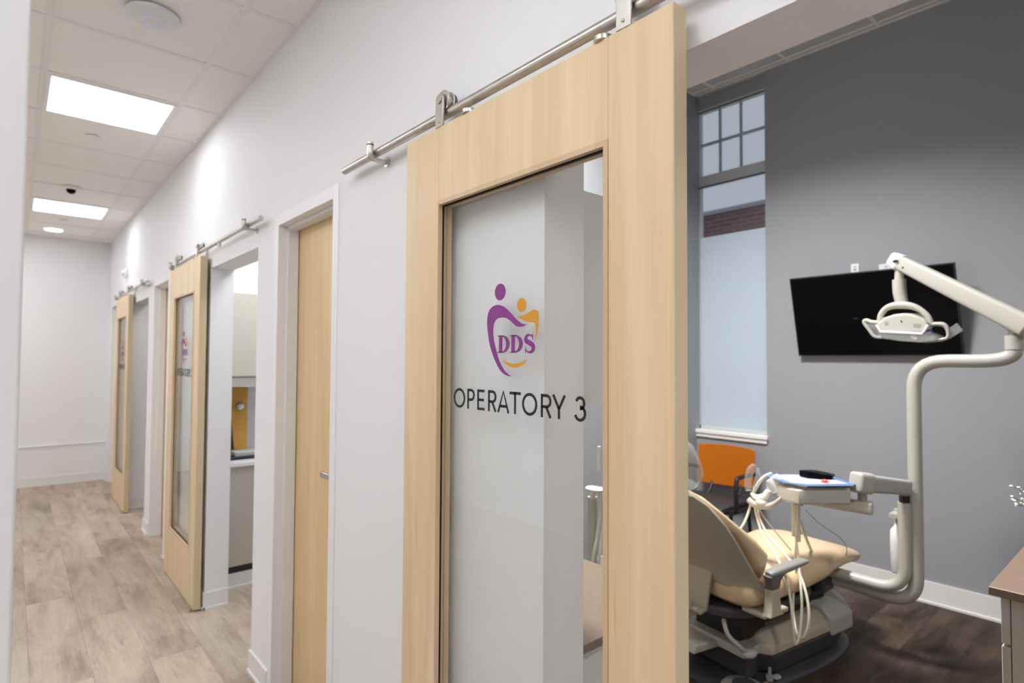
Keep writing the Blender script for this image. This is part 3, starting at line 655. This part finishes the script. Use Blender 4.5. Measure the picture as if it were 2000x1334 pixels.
# ------------------------------------------------------------------ dental chair
YAWC = math.radians(-9)
ch = thing('dental_chair', 'cream upholstered dental chair with taupe shell on a dark oval base', 'dental chair', (2.92, 1.47, 0), YAWC)
def secloft(rows, n=20, p=.5, yo=0.0):
    """rows: centre (x,z), direction angle, half thickness, half width -> rounded sections across the chair"""
    b = B(); R_ = []
    for (x, z, ang, th, hw) in rows:
        nx, nz = -math.sin(ang), math.cos(ang); r = []
        for k in range(n):
            a = 2*PI*k/n; ca, sa = math.cos(a), math.sin(a)
            yy = hw*math.copysign(abs(ca)**p, ca); tt = th*math.copysign(abs(sa)**.75, sa)
            r.append(Vector((x+nx*tt, yo+yy, z+nz*tt)))
        R_.append(r)
    return b.loft(R_)
# oval floor plate
b = B(); pr_ = []
for r_, z in ((1.0, 0), (1.0, .012), (.97, .022), (.90, .026)):
    pr_.append([Vector((.08+.56*r_*math.copysign(abs(math.cos(a))**.8, math.cos(a)), .02+.285*r_*math.copysign(abs(math.sin(a))**.8, math.sin(a)), z)) for a in [2*PI*k/48 for k in range(48)]])
b.loft(pr_); obj('base_plate', b, DARKP, ch, local=True)
# base housing
b = B(); R_ = []
for z, x0, x1, hw in ((.028, -.22, .52, .20), (.10, -.24, .55, .215), (.125, -.24, .55, .215)):
    R_.append([Vector((x0, -hw*.55, z)), Vector((x0+.09, -hw, z)), Vector((x1-.15, -hw, z)), Vector((x1, -hw*.6, z)), Vector((x1, hw*.6, z)), Vector((x1-.15, hw, z)), Vector((x0+.09, hw, z)), Vector((x0, hw*.55, z))])
b.loft(R_); obj('base_housing', b, DARKP, ch, local=True, bevel=.01)
b = B(); R_ = []
for z, x0, x1, hw in ((.127, -.25, .30, .22), (.165, -.245, .30, .215), (.215, -.19, .30, .15)):
    R_.append([Vector((x0, -hw*.6, z)), Vector((x0+.07, -hw, z)), Vector((x1, -hw, z)), Vector((x1, hw, z)), Vector((x0+.07, hw, z)), Vector((x0, hw*.6, z))])
b.loft(R_); obj('base_cover', b, TAUPE, ch, local=True, bevel=.008)
b = B(); R_ = []
for z, x0, x1, hw in ((.10, .30, .62, .225), (.19, .30, .62, .22), (.235, .31, .56, .16)):
    R_.append([Vector((x0, -hw, z)), Vector((x1-.12, -hw, z)), Vector((x1, -hw*.5, z)), Vector((x1, hw*.5, z)), Vector((x1-.12, hw, z)), Vector((x0, hw, z))])
b.loft(R_); obj('front_cap', b, UNITG, ch, local=True, bevel=.015, seg=3)
b = B(); b.box(-.30, -.10, -.13, .13, .18, .335); b.box(-.2, .45, -.10, .10, .20, .30); b.prism([(-.12, .22), (.40, .24), (.30, .33), (-.15, .33)], 'Y', -.09, .09); obj('lift_column', b, BLACKP, ch, local=True, bevel=.01)
b = B(); R_ = []
for z, k in ((.325, .93), (.335, 1), (.36, 1), (.37, .97)):
    R_.append([Vector((-.10+.36*k*math.copysign(abs(math.cos(a))**.7, math.cos(a)), .235*k*math.copysign(abs(math.sin(a))**.7, math.sin(a)), z)) for a in [2*PI*q/40 for q in range(40)]])
b.loft(R_); obj('seat_pan', b, DARKP, ch, local=True)
# seat and leg cushion
rows = []
for x, zt, zb, hw in ((-.405, .46, .43, .19), (-.40, .485, .405, .235), (-.375, .50, .385, .262), (-.30, .515, .375, .275), (-.20, .53, .38, .28), (0, .51, .39, .28), (.18, .52, .40, .27), (.32, .545, .415, .25), (.46, .525, .415, .225), (.58, .485, .405, .20), (.65, .462, .395, .18), (.685, .455, .395, .165), (.695, .44, .405, .14)):
    rows.append((x, (zt+zb)/2, 0, (zt-zb)/2, hw))
obj('seat_cushion', secloft(rows, 28, .45), CREAMV, ch, local=True)
# backrest cushion
rows = []
for x, z, a, th, hw in ((-.295, .50, 2.05, .035, .20), (-.295, .53, 2.05, .062, .25), (-.322, .60, 2.08, .085, .280), (-.392, .682, 2.15, .062, .280), (-.48, .757, 2.25, .040, .274), (-.575, .832, 2.35, .032, .262), (-.66, .903, 2.45, .026, .235), (-.725, .948, 2.55, .022, .17), (-.75, .964, 2.6, .012, .11)):
    rows.append((x, z, a, th, hw))
obj('backrest_cushion', secloft(rows, 28, .5), CREAMV, ch, local=True)
# rear shell
b = B(); NY = 24; R0 = []; R1 = []
SH = [(-.775, .950, .15), (-.750, .925, .215), (-.705, .885, .255), (-.625, .795, .280), (-.555, .705, .284), (-.49, .62, .276), (-.445, .555, .270), (-.425, .51, .276), (-.412, .475, .312)]
for i, (x, z, hw) in enumerate(SH):
    r0, r1 = [], []
    for k in range(NY+1):
        u = -1+2*k/NY; ax = abs(u); curl = .04*ax**3
        dz = -.035*ax**2*(i/8)**3*1.2; fx = .11*(ax**4)*(i/8)**4
        r0.append(Vector((x+curl+fx, u*hw, z+dz))); r1.append(Vector((x+curl+fx+.008, u*(hw-.003), z+dz+.008)))
    R0.append(r0); R1.append(r1)
b.loft([R0[i]+R1[i][::-1] for i in range(len(SH))])
b.prism([(-.425, .53), (-.410, .53), (-.455, .345), (-.505, .335), (-.51, .35), (-.465, .36)], 'Y', -.075, .075)
obj('rear_shell', b, TAUPE, ch, local=True, bevel=.002)
b = B(); b.box(-.525, -.50, -.03, .03, .345, .375); b.cyl((-.50, -.06, .35), (-.50, .06, .35), .014); obj('shell_latch', b, UNIT, ch, local=True, bevel=.004)
# headrest in a clear plastic cover
rows = [(-.745, .975, 2.1, .018, .13), (-.755, 1.0, 2.05, .035, .16), (-.78, 1.06, 2.0, .042, .175), (-.80, 1.12, 1.9, .036, .165), (-.81, 1.155, 1.85, .018, .13)]
rows = [(x+.035, z-.01, a, t_, h_) for x, z, a, t_, h_ in rows]
hr = obj('headrest', secloft(rows, 24, .6, -.03), CREAMV, ch, local=True)
rows = [(-.735, .965, 2.1, .045, .19), (-.755, 1.01, 2.05, .058, .235), (-.78, 1.07, 2.0, .060, .24), (-.805, 1.14, 1.9, .05, .225), (-.82, 1.18, 1.85, .03, .18)]
rows = [(x+.035, z, a, t_, h_) for x, z, a, t_, h_ in rows]
obj('plastic_cover', secloft(rows, 18, .6, -.035), CLEARP, hr, local=True)
b = B(); b.box(-.735, -.715, -.02, .02, .92, 1.03); obj('headrest_bar', b, STEEL, ch, local=True)
# armrests
for s in (-1, 1):
    y = s*.315; b = B()
    R_ = []
    for z, x0, x1, w_ in ((.385, -.375, -.265, .026), (.405, -.36, -.285, .022), (.47, -.35, -.29, .020), (.50, -.35, -.29, .020)):
        R_.append([Vector((x0, y-w_, z)), Vector((x1, y-w_, z)), Vector((x1, y+w_, z)), Vector((x0, y+w_, z))])
    b.loft(R_); b.box(-.375, -.20, min(y, y-s*.12), max(y, y-s*.12), .372, .394)
    p = obj('armrest_post', b, TAUPE, ch, local=True, bevel=.008, seg=3)
    b = B(); R_ = []
    for z, x0, x1, w_ in ((.501, -.348, -.292, .018), (.535, -.35, -.28, .018), (.56, -.365, -.25, .020)):
        R_.append([Vector((x0, y-w_, z)), Vector((x1, y-w_, z)), Vector((x1, y+w_, z)), Vector((x0, y+w_, z))])
    b.loft(R_); obj('armrest_bracket', b, pbr('grey_bracket_%d' % (s > 0), s2l((96, 88, 90)), .4), ch, local=True, bevel=.004)
    rows = [(-.35, .566, .05, .008, .016), (-.335, .568, .05, .014, .024), (-.25, .572, .03, .017, .028), (-.16, .577, .02, .014, .028), (-.09, .580, 0, .010, .026), (-.07, .580, 0, .005, .018)]
    obj('armrest_pad', secloft(rows, 18, .6, y), pbr('grey_armrest_%d' % (s > 0), s2l((128, 126, 124)), .5), ch, local=True)
# rear mechanism and trays at the head end of the base
b = B(); b.box(-.36, -.25, -.20, .16, .15, .19); b.prism([(-.52, .15), (-.30, .14), (-.30, .17), (-.50, .19)], 'Y', -.05, .20); obj('rear_step', b, UNIT, ch, local=True, bevel=.006)
b = B(); b.tube([(-.30, -.19, .17), (-.37, -.2, .20), (-.42, -.16, .26), (-.40, -.12, .31)], .010, 10, smooth_path=4); b.ball((-.33, -.2, .175), .038, (1.1, .9, .6)); obj('release_lever', b, UNITG, ch, local=True)
b = B(); b.box(-.30, -.22, -.17, .17, .03, .13); obj('rear_bracket', b, DARKP, ch, local=True, bevel=.008)

# ------------------------------------------------------------------ delivery unit on its post
XP = 3.40
P0 = at(1787, 900, 'X', XP); YP = P0.y
du = thing('delivery_unit', 'white dental delivery unit: tray arm, tall post and hoses beside the chair', 'dental unit', (XP, YP, 0))
def bend(pts, r, k=6):
    """polyline with rounded corners of radius r"""
    pts = [Vector(p) for p in pts]; out = [pts[0]]
    for a, c, d in zip(pts, pts[1:], pts[2:]):
        p1 = c+(a-c).normalized()*min(r, (a-c).length*.49); p2 = c+(d-c).normalized()*min(r, (d-c).length*.49)
        for i in range(k+1):
            t = i/k; out.append((1-t)**2*p1+2*t*(1-t)*c+t*t*p2)
    out.append(pts[-1]); return out
zH = at(1850, 705, 'X', XP).z
e2 = at(1981, 690, 'X', XP)
b = B(); b.tube(bend([(3.33, 1.42, .345), (XP, 1.36, .325), (XP, YP, .30), (XP, YP, zH), (XP, e2.y, zH), (XP, e2.y, 1.60)], .14, 8), .0315, 18); obj('tall_post', b, UNIT, du)
b = B(); b.cyl((XP, e2.y, 1.555), (XP, e2.y, 1.618), .034, 24); b.cyl((XP, e2.y, 1.60), (XP, e2.y, 1.65), .020, 20); obj('post_collar', b, UNIT, du)
q = at(1766, 975, 'X', XP-.03)
b = B(); b.tube(bend([(3.28, 1.42, .39), (3.32, 1.34, .385), (XP-.03, q.y, .36), (XP-.03, q.y, .80)], .13, 8), .029, 18); obj('inner_post', b, UNIT, du)
b = B(); b.box(3.26, 3.40, 1.27, 1.48, .27, .43); obj('pivot_block', b, DARKP, du, bevel=.012)
b = B(); b.cyl((XP-.03, q.y, .79), (XP-.03, q.y, .835), .022); obj('pivot_joint', b, BLACKP, du)
# flexible arm
def slab_between(b, p, q_, h0, h1, w0, w1, k=8):
    p, q_ = Vector(p), Vector(q_); d = (q_-p).normalized(); side = d.cross(Vector((0, 0, 1))).normalized(); up = side.cross(d)
    R_ = []
    for c, h, w_ in ((p, h0, w0), (q_, h1, w1)):
        R_.append([c+side*w_*math.copysign(abs(math.cos(a))**.45, math.cos(a))+up*h*math.copysign(abs(math.sin(a))**.45, math.sin(a)) for a in [2*PI*i/24+.01 for i in range(24)]])
    b.loft(R_)
aR = at(1772, 952, 'X', XP-.05); aL = at(1684, 943, 'X', 3.05)
b = B(); slab_between(b, aR, aL, .036, .043, .028, .034); obj('flex_arm', b, UNITG, du, bevel=.008, seg=3)
d_ = (aL-aR).normalized()
b = B(); slab_between(b, aL-d_*.045, aL+d_*.05, .050, .048, .038, .036); obj('arm_end_cap', b, UNIT, du, bevel=.012, seg=3)
hz = at(1700, 992, 'X', 3.05)
b = B(); b.cyl((aL.x, aL.y, aL.z-.035), (aL.x, aL.y, hz.z+.01), .020); obj('arm_spindle', b, GREYP, du)
hl = at(1562, 982, 'X', 3.0)
b = B(); slab_between(b, (aL.x, aL.y-.045, hz.z), (hl.x, hl.y, hz.z), .030, .026, .032, .030); obj('lower_arm', b, UNIT, du, bevel=.008, seg=3)
# control head under the tray
HC = at(1580, 958, 'X', 2.93); HA = math.radians(-38); tz = HC.z      # head centre and heading
def H(u, v, z): return Vector((HC.x+u*math.cos(HA)-v*math.sin(HA), HC.y+u*math.sin(HA)+v*math.cos(HA), z))
b = B(); R_ = []
for z, k in ((tz-.040, .93), (tz-.032, 1), (tz+.024, 1), (tz+.030, .97)):
    R_.append([H(u*k, v*k, z) for u, v in ((-.115, -.12), (.125, -.13), (.128, .13), (-.10, .13), (-.15, .06), (-.15, -.06))])
b.loft(R_); hd = obj('control_head', b, UNIT, du, bevel=.006)
hs_ = H(-.03, .04, 0); b = B(); b.cyl((hs_.x, hs_.y, tz-.038), (hs_.x, hs_.y, hz.z-.02), .022); obj('head_spindle', b, GREYP, du)
tt = tz+.032
t = thing('instrument_tray', 'shallow metal instrument tray lined with blue paper on the delivery head', 'tray', (HC.x, HC.y, tt))
def tray_outline(g): return [(-.145-g, -.06), (-.085, -.125-g), (.13, -.125-g), (.155+g, -.10), (.155+g, .10), (.13, .13+g), (-.12, .13+g), (-.155-g, .10)]
b = B(); b.loft([[H(u, v, z) for u, v in tray_outline(g)] for g, z in ((-.012, tt), (-.012, tt+.002), (.0, tt+.012), (.006, tt+.013), (.004, tt+.017))]); obj('metal_tray', b, STEEL, t)
b = B(); b.loft([[H(u, v, z) for u, v in tray_outline(.010)] for z in (tt+.0172, tt+.0195)]); obj('paper_liner', b, pbr('blue_paper', s2l((84, 116, 158)), .7), t)
PZ = tt+.0197
for i, (q_, col, l) in enumerate((([(-.13, .10), (-.12, -.06), (-.06, -.10), (.05, -.09), (.06, .11), (-.06, .12)], (188, 172, 210), 'lavender sheet of paper lying on the blue tray liner'), ([(.0, -.10), (.13, -.10), (.12, .09), (.01, .08)], (192, 184, 212), 'small pale sheet under the dark glasses on the tray'))):
    b = B(); b.loft([[H(u, v, z) for u, v in q_] for z in (PZ+.0008*i, PZ+.0006+.0008*i)]); tag(obj('paper_sheet', b, pbr('tray_paper_%d' % i, s2l(col), .7), smooth=False), l, 'paper', 'papers on the tray')
gl = thing('safety_glasses', 'dark wraparound glasses lying folded on the tray', 'glasses', tuple(H(.06, .02, PZ+.002)))
gp = lambda u, v, z: H(.06+u, .02+v, PZ+.003+z)
b = B(); b.loft([[gp(-.07, .05, 0), gp(-.05, .06, 0), gp(-.05, .06, .030), gp(-.07, .05, .030)], [gp(-.055, 0, 0), gp(-.035, .01, 0), gp(-.035, .01, .034), gp(-.055, 0, .034)], [gp(.0, -.03, 0), gp(.01, -.012, 0), gp(.01, -.012, .026), gp(.0, -.03, .026)], [gp(.05, -.035, 0), gp(.055, -.02, 0), gp(.055, -.02, .018), gp(.05, -.035, .018)]]); obj('lens', b, SCREEN, gl, bevel=.004)
b = B(); b.tube([gp(-.06, .055, .024), gp(0, .03, .028), gp(.075, -.01, .016)], .006, 8, smooth_path=4); obj('temple', b, BLACKP, gl)
b = B(); b.tube([gp(.05, -.03, .012), gp(.07, .02, .014), (gp(.04, .07, .010))], .006, 8, smooth_path=4); obj('temple', b, BLACKP, gl)
c = H(.035, -.075, 0); b = B(); b.ball((c.x, c.y, PZ+.010), .009, (1, 1.4, .9), 10); b.box(c.x-.004, c.x+.004, c.y-.016, c.y+.016, PZ+.0016, PZ+.008); tag(obj('red_cap', b, pbr('red_plastic', s2l((236, 90, 60)), .4)), 'tiny red plastic cap on the tray in front of the glasses', 'cap')
# instrument holder with syringes and hoses
XH = 2.80
hp = lambda px, py, x=XH: at(px, py, 'X', x)
b = B()
b.tube([hp(1462, 975), hp(1476, 985), hp(1500, 988), hp(1517, 980), hp(1545, 955, 2.82)], [.016, .02, .016, .009, .007], 12, smooth_path=5); hold = obj('holder_bar', b, UNIT, du)
b = B(); b.tube([hp(1468, 962), hp(1478, 972), hp(1494, 970), hp(1500, 958)], [.010, .017, .019, .012], 12, smooth_path=4); b.ball(hp(1488, 980), .026, (1, 1.2, .6)); obj('holder_cradle', b, WHITEP, du)
b = B(); b.tube([hp(1478, 950), hp(1484, 940), hp(1494, 930), hp(1507, 924)], [.009, .009, .007, .005], 10, smooth_path=4); obj('air_water_syringe', b, WHITEP, du)
b = B(); b.tube([hp(1470, 968), hp(1475, 950)], [.009, .011], 12); b.tube([hp(1475, 958), hp(1480, 945)], .008); obj('handpiece', b, STEEL, du)
b = B()
for i, (pts, r0) in enumerate((([(1463, 958), (1461, 938), (1466, 918), (1473, 908)], .018), ([(1476, 952), (1481, 934), (1480, 914)], .015))):
    P_ = [hp(*p) for p in pts]; b.tube(P_, [r0]*(len(P_)-1)+[r0*.55], 12, smooth_path=4)
obj('clear_sleeve', b, CLEARP, du)
b = B(); P_ = [hp(1496, 940, 2.81), hp(1515, 926, 2.83), hp(1536, 948, 2.84), hp(1532, 962, 2.83), hp(1508, 965, 2.81), hp(1496, 955, 2.80)]
b.loft([P_, [p+Vector((.03, .005, 0)) for p in P_]]); obj('touch_pad', b, pbr('pale_grey_plastic', s2l((205, 207, 210)), .5), du, bevel=.004)
def hose(pts, r=.0058, name='hose', mat=HOSE, parent=du):
    b = B(); b.tube([at(px, py, 'X', x) for px, py, x in pts], r, 10, smooth_path=7); return obj(name, b, mat, parent)
hose([(1466, 985, 2.80), (1461, 1003, 2.79), (1452, 1024, 2.76), (1440, 1040, 2.74)])
hose([(1474, 985, 2.80), (1478, 1008, 2.80), (1490, 1045, 2.78), (1515, 1085, 2.72), (1535, 1130, 2.66), (1545, 1180, 2.62), (1549, 1230, 2.62), (1553, 1258, 2.64), (1561, 1240, 2.68), (1566, 1180, 2.76), (1560, 1100, 2.84), (1554, 1040, 2.92), (1552, 975, 2.98)])
hose([(1480, 988, 2.80), (1484, 1012, 2.80), (1500, 1045, 2.78), (1530, 1080, 2.74), (1555, 1110, 2.70), (1572, 1150, 2.66), (1580, 1195, 2.64), (1578, 1228, 2.64), (1568, 1247, 2.66), (1557, 1236, 2.70), (1549, 1190, 2.76), (1552, 1110, 2.84), (1557, 1040, 2.92), (1558, 975, 2.98)])
hose([(1482, 990, 2.82), (1492, 1010, 2.86), (1520, 1045, 2.92), (1545, 1075, 2.98)], .003, 'thin_hose')
hose([(1556, 1000, 3.0), (1570, 1040, 3.06), (1583, 1072, 3.12), (1602, 1105, 3.18), (1617, 1119, 3.22)], .0075)
hose([(1572, 995, 3.04), (1600, 1022, 3.08), (1632, 1044, 3.14), (1648, 1058, 3.18), (1654, 1072, 3.20), (1652, 1085, 3.22)], .0018, 'thin_cable', GREYP)
b = B(); a0 = at(1549, 975, 'X', 2.99); b.cyl((a0.x, a0.y, a0.z), (a0.x, a0.y, .62), .008); a0 = at(1560, 975, 'X', 2.99); b.cyl((a0.x, a0.y, a0.z), (a0.x, a0.y, .60), .007); obj('supply_tube', b, HOSE, du)
# water bottle beside the inner post
bt = at(1747, 1120, 'X', 3.46)
b = B(); zt_ = at(1743, 995, 'X', 3.46).z; zb_ = .41
b.lathe([(.030, zb_), (.036, zb_+.01), (.038, zt_-.16), (.036, zt_-.11), (.018, zt_-.085), (.014, zt_-.06)], (3.49, bt.y-.012, 0), 24); obj('water_bottle', b, WHITEP, du)
b = B(); b.cyl((3.49, bt.y-.012, zt_-.07), (3.49, bt.y-.012, zt_), .019); b.box(3.40, 3.49, bt.y-.035, bt.y+.005, zt_-.03, zt_-.01); obj('bottle_cap', b, UNIT, du)

# ------------------------------------------------------------------ operating light
ol = thing('operating_light', 'white dental operating light on its slanted arm in front of the television', 'dental light', (XP, e2.y, 1.65))
j0 = Vector((XP, e2.y, 1.665)); tip = at(1752, 510, 'X', 3.5); tip.z += .0
st_ = at(2003, 640, 'X', 3.36); 
b = B(); slab_between(b, st_+Vector((0, -.015, -.0)), tip, .047, .036, .034, .030)
obj('arm', b, UNIT, ol, bevel=.010, seg=3)
dA = (tip-st_).normalized()
b = B(); slab_between(b, tip-dA*.03, tip+dA*.035, .044, .034, .034, .030); obj('arm_end_cap', b, WHITEP, ol, bevel=.014, seg=3)
b = B(); b.cyl((XP, e2.y, 1.645), (XP, e2.y, 1.70), .024); b.ball((XP, e2.y+.02, 1.675), .026); obj('pivot', b, BLACKP, ol)
b = B(); b.ball(at(1750, 510, 'X', 3.47), .016, (1, 1, .5)); b.ball(at(1766, 523, 'X', 3.47), .013, (1, 1, 1)); b.cyl(at(1750, 510, 'X', 3.47), at(1766, 523, 'X', 3.47), .006); obj('joint_shade', b, BLACKP, ol)  # black balls stand in for the dark recess under the arm tip
hx = 3.5; sx0 = at(1757, 520, 'X', hx); s1 = at(1756, 548, 'X', hx); s2 = at(1757, 570, 'X', hx); s3 = at(1762, 594, 'X', hx)
b = B(); b.cyl(sx0, s1, .021); obj('stem', b, UNIT, ol)
b = B(); b.tube([s1+Vector((0, 0, .005)), s2, s3, s3-Vector((0, .004, .02))], [.031, .031, .029, .020], 20, smooth_path=5); obj('swivel_housing', b, UNIT, ol)
yk = [(1718, 632), (1720, 616), (1730, 603), (1745, 597), (1762, 596), (1780, 598), (1797, 605), (1812, 618), (1819, 632)]
b = B(); b.tube([at(x, y, 'X', hx-.02) for x, y in yk], [.012, .014, .015, .018, .02, .018, .015, .014, .012], 12, smooth_path=4); obj('yoke', b, UNIT, ol)
def face(poly, x0, x1, sh=(0, 0)):
    b = B(); a = [at(x, y, 'X', x0) for x, y in poly]; c_ = [p+Vector((x1-x0, sh[0], sh[1])) for p in a]; b.loft([a, c_]); return b
hdp = [(1712, 633), (1724, 621), (1746, 614), (1762, 612), (1778, 613), (1803, 622), (1812, 633), (1802, 651), (1760, 649), (1719, 647)]
hd2 = obj('lamp_head', face(hdp, hx-.07, hx+.06, (0, .01)), UNIT, ol, bevel=.010, seg=3)
b = B(); b.tube([at(x, y, 'X', hx-.072) for x, y in ((1712, 634), (1719.5, 648), (1760, 650), (1801, 652.5), (1813, 635))], .008, 10); obj('head_rim', b, WHITEP, hd2)
obj('screw', B().ball(at(1760, 627, 'X', hx-.072), .004, (1, 1, 1), 8), BLACKP, hd2)
for poly in ([(1727, 629), (1735, 628), (1735, 635), (1728, 635)], [(1784, 632), (1800, 633), (1798, 640), (1784, 639)]):
    b = B(); a = [at(x, y, 'X', hx-.071) for x, y in poly]; b.loft([a, [p+Vector((.004, 0, 0)) for p in a]]); obj('vent', b, GREYP, hd2)
obj('reflector', face([(1719, 649), (1802, 652), (1822, 655), (1826, 664), (1797, 668), (1757, 665), (1722, 658)], hx-.06, hx+.05), pbr('smoky_reflector', s2l((150, 150, 148)), .15, coat=.5), ol, bevel=.006)
obj('brand_patch', face([(1808, 646), (1817, 643), (1822, 648), (1812, 655)], hx-.068, hx-.062), pbr('navy_patch', s2l((38, 44, 110)), .4), ol)
obj('white_patch', face([(1778, 655), (1791, 656), (1791, 663), (1780, 661)], hx-.068, hx-.062), WHITEP, ol)
for pts, l in (([(1718, 630), (1702, 629), (1692, 626), (1688, 630), (1698, 645), (1708, 657), (1722, 659)], 1), ([(1814, 634), (1830, 633), (1842, 634), (1849, 640), (1852, 652), (1848, 661), (1830, 664)], 0)):
    b = B(); b.tube([at(x, y, 'X', hx-.02) for x, y in pts], [.011, .011, .012, .010, .008, .008, .007], 10, smooth_path=4); obj('handle', b, UNIT, ol)
b = B(); a = [at(x, y, 'X', hx-.02) for x, y in ((1852, 662), (1880, 645), (1868, 631), (1855, 640))]; b.loft([a, [p+Vector((.02, 0, 0)) for p in a]]); a = [at(x, y, 'X', hx-.035) for x, y in ((1690, 632), (1716, 634), (1722, 656), (1706, 656))]; b.loft([a, [p+Vector((.05, 0, 0)) for p in a]])
a = [at(x, y, 'X', hx-.075) for x, y in ((1722, 650), (1815, 648), (1829, 655), (1827, 666), (1797, 669), (1757, 666), (1710, 659))]; b.loft([a, [p+Vector((.13, 0, 0)) for p in a]])
obj('plastic_cover', b, CLEARP, ol)

# ------------------------------------------------------------------ assistant's instrument stand (seen through the glass)
asx = 1.84; pa = at(1158, 955, 'Y', 1.60)
ast = thing('assistant_stand', 'white instrument stand with hoses seen through the OPERATORY 3 glass, right of the 3', 'dental stand', (pa.x, 1.62, 0))
b = B(); p_ = at(1157, 970, 'Y', 1.66); b.cyl((p_.x, 1.66, 0), (p_.x, 1.66, p_.z), .021); b.cyl((p_.x, 1.66, 0), (p_.x, 1.66, .02), .12); obj('column', b, UNIT, ast)
b = B(); c = at(1160, 955, 'Y', 1.60); b.ball(c, .028, (1, 1.5, .42), 20); b.ball(at(1173, 957, 'Y', 1.6), .014); b.cyl(c, (p_.x, 1.66, p_.z-.01), .012); obj('holder', b, WHITEP, ast)
b = B(); b.ball(at(1163, 955, 'Y', 1.588), .011, (1, .4, .5)); obj('blue_button', b, pbr('blue_button', s2l((70, 76, 170)), .3), ast)
b = B(); a0 = at(1170, 872, 'Y', 1.60); a1 = at(1170, 920, 'Y', 1.60); b.cyl(a1, a0, .0075); obj('suction_tip', b, WHITEP, ast)
b = B(); b.cyl(at(1170, 918, 'Y', 1.6), at(1169, 952, 'Y', 1.6), .011); b.cyl(at(1180, 925, 'Y', 1.58), at(1176, 955, 'Y', 1.58), .008); obj('clear_sleeve', b, CLEARP, ast)
for pts in ([(1171, 960), (1172, 1000), (1166, 1050), (1158, 1092)], [(1178, 962), (1180, 1010), (1174, 1060), (1169, 1105)], [(1184, 965), (1186, 1020), (1182, 1080)]):
    b = B(); P_ = [at(x, y, 'Y', 1.60) for x, y in pts]; P_.append(P_[-1]+Vector((.0, .03, -.2))); b.tube(P_, .0065, 10, smooth_path=6); obj('hose', b, HOSE, ast)

# ------------------------------------------------------------------ foot control
fc = thing('foot_control', 'grey foot pedal with small lever on the floor in front of the dental chair', 'foot pedal', (2.60, 1.33, 0), math.radians(-20))
b = B(); b.lathe([(.115, 0), (.12, .02), (.105, .035), (.06, .042), (.02, .043)], (0, 0, 0), 40); o = obj('housing', b, GREYP, fc, local=True); o.scale = (.85, .95, 1)
b = B(); b.lathe([(.055, .040), (.055, .048), (.03, .050)], (-.0, 0, 0), 30); obj('pedal_disc', b, DARKP, fc, local=True)
fc.location = (2.53, 1.325, 0)
b = B(); p_ = at(1503, 1325, 'Z', .03); b.cyl((p_.x, p_.y, 0), (p_.x, p_.y, .045), .016); b.cyl((p_.x, p_.y, .04), (p_.x+.004, p_.y, .078), .007); b.ball((p_.x+.03, p_.y-.02, .035), .018, (1.4, 1, .4)); b.box(p_.x-.06, p_.x, p_.y-.006, p_.y+.006, .012, .024)
obj('side_lever', b, UNITG, fc)
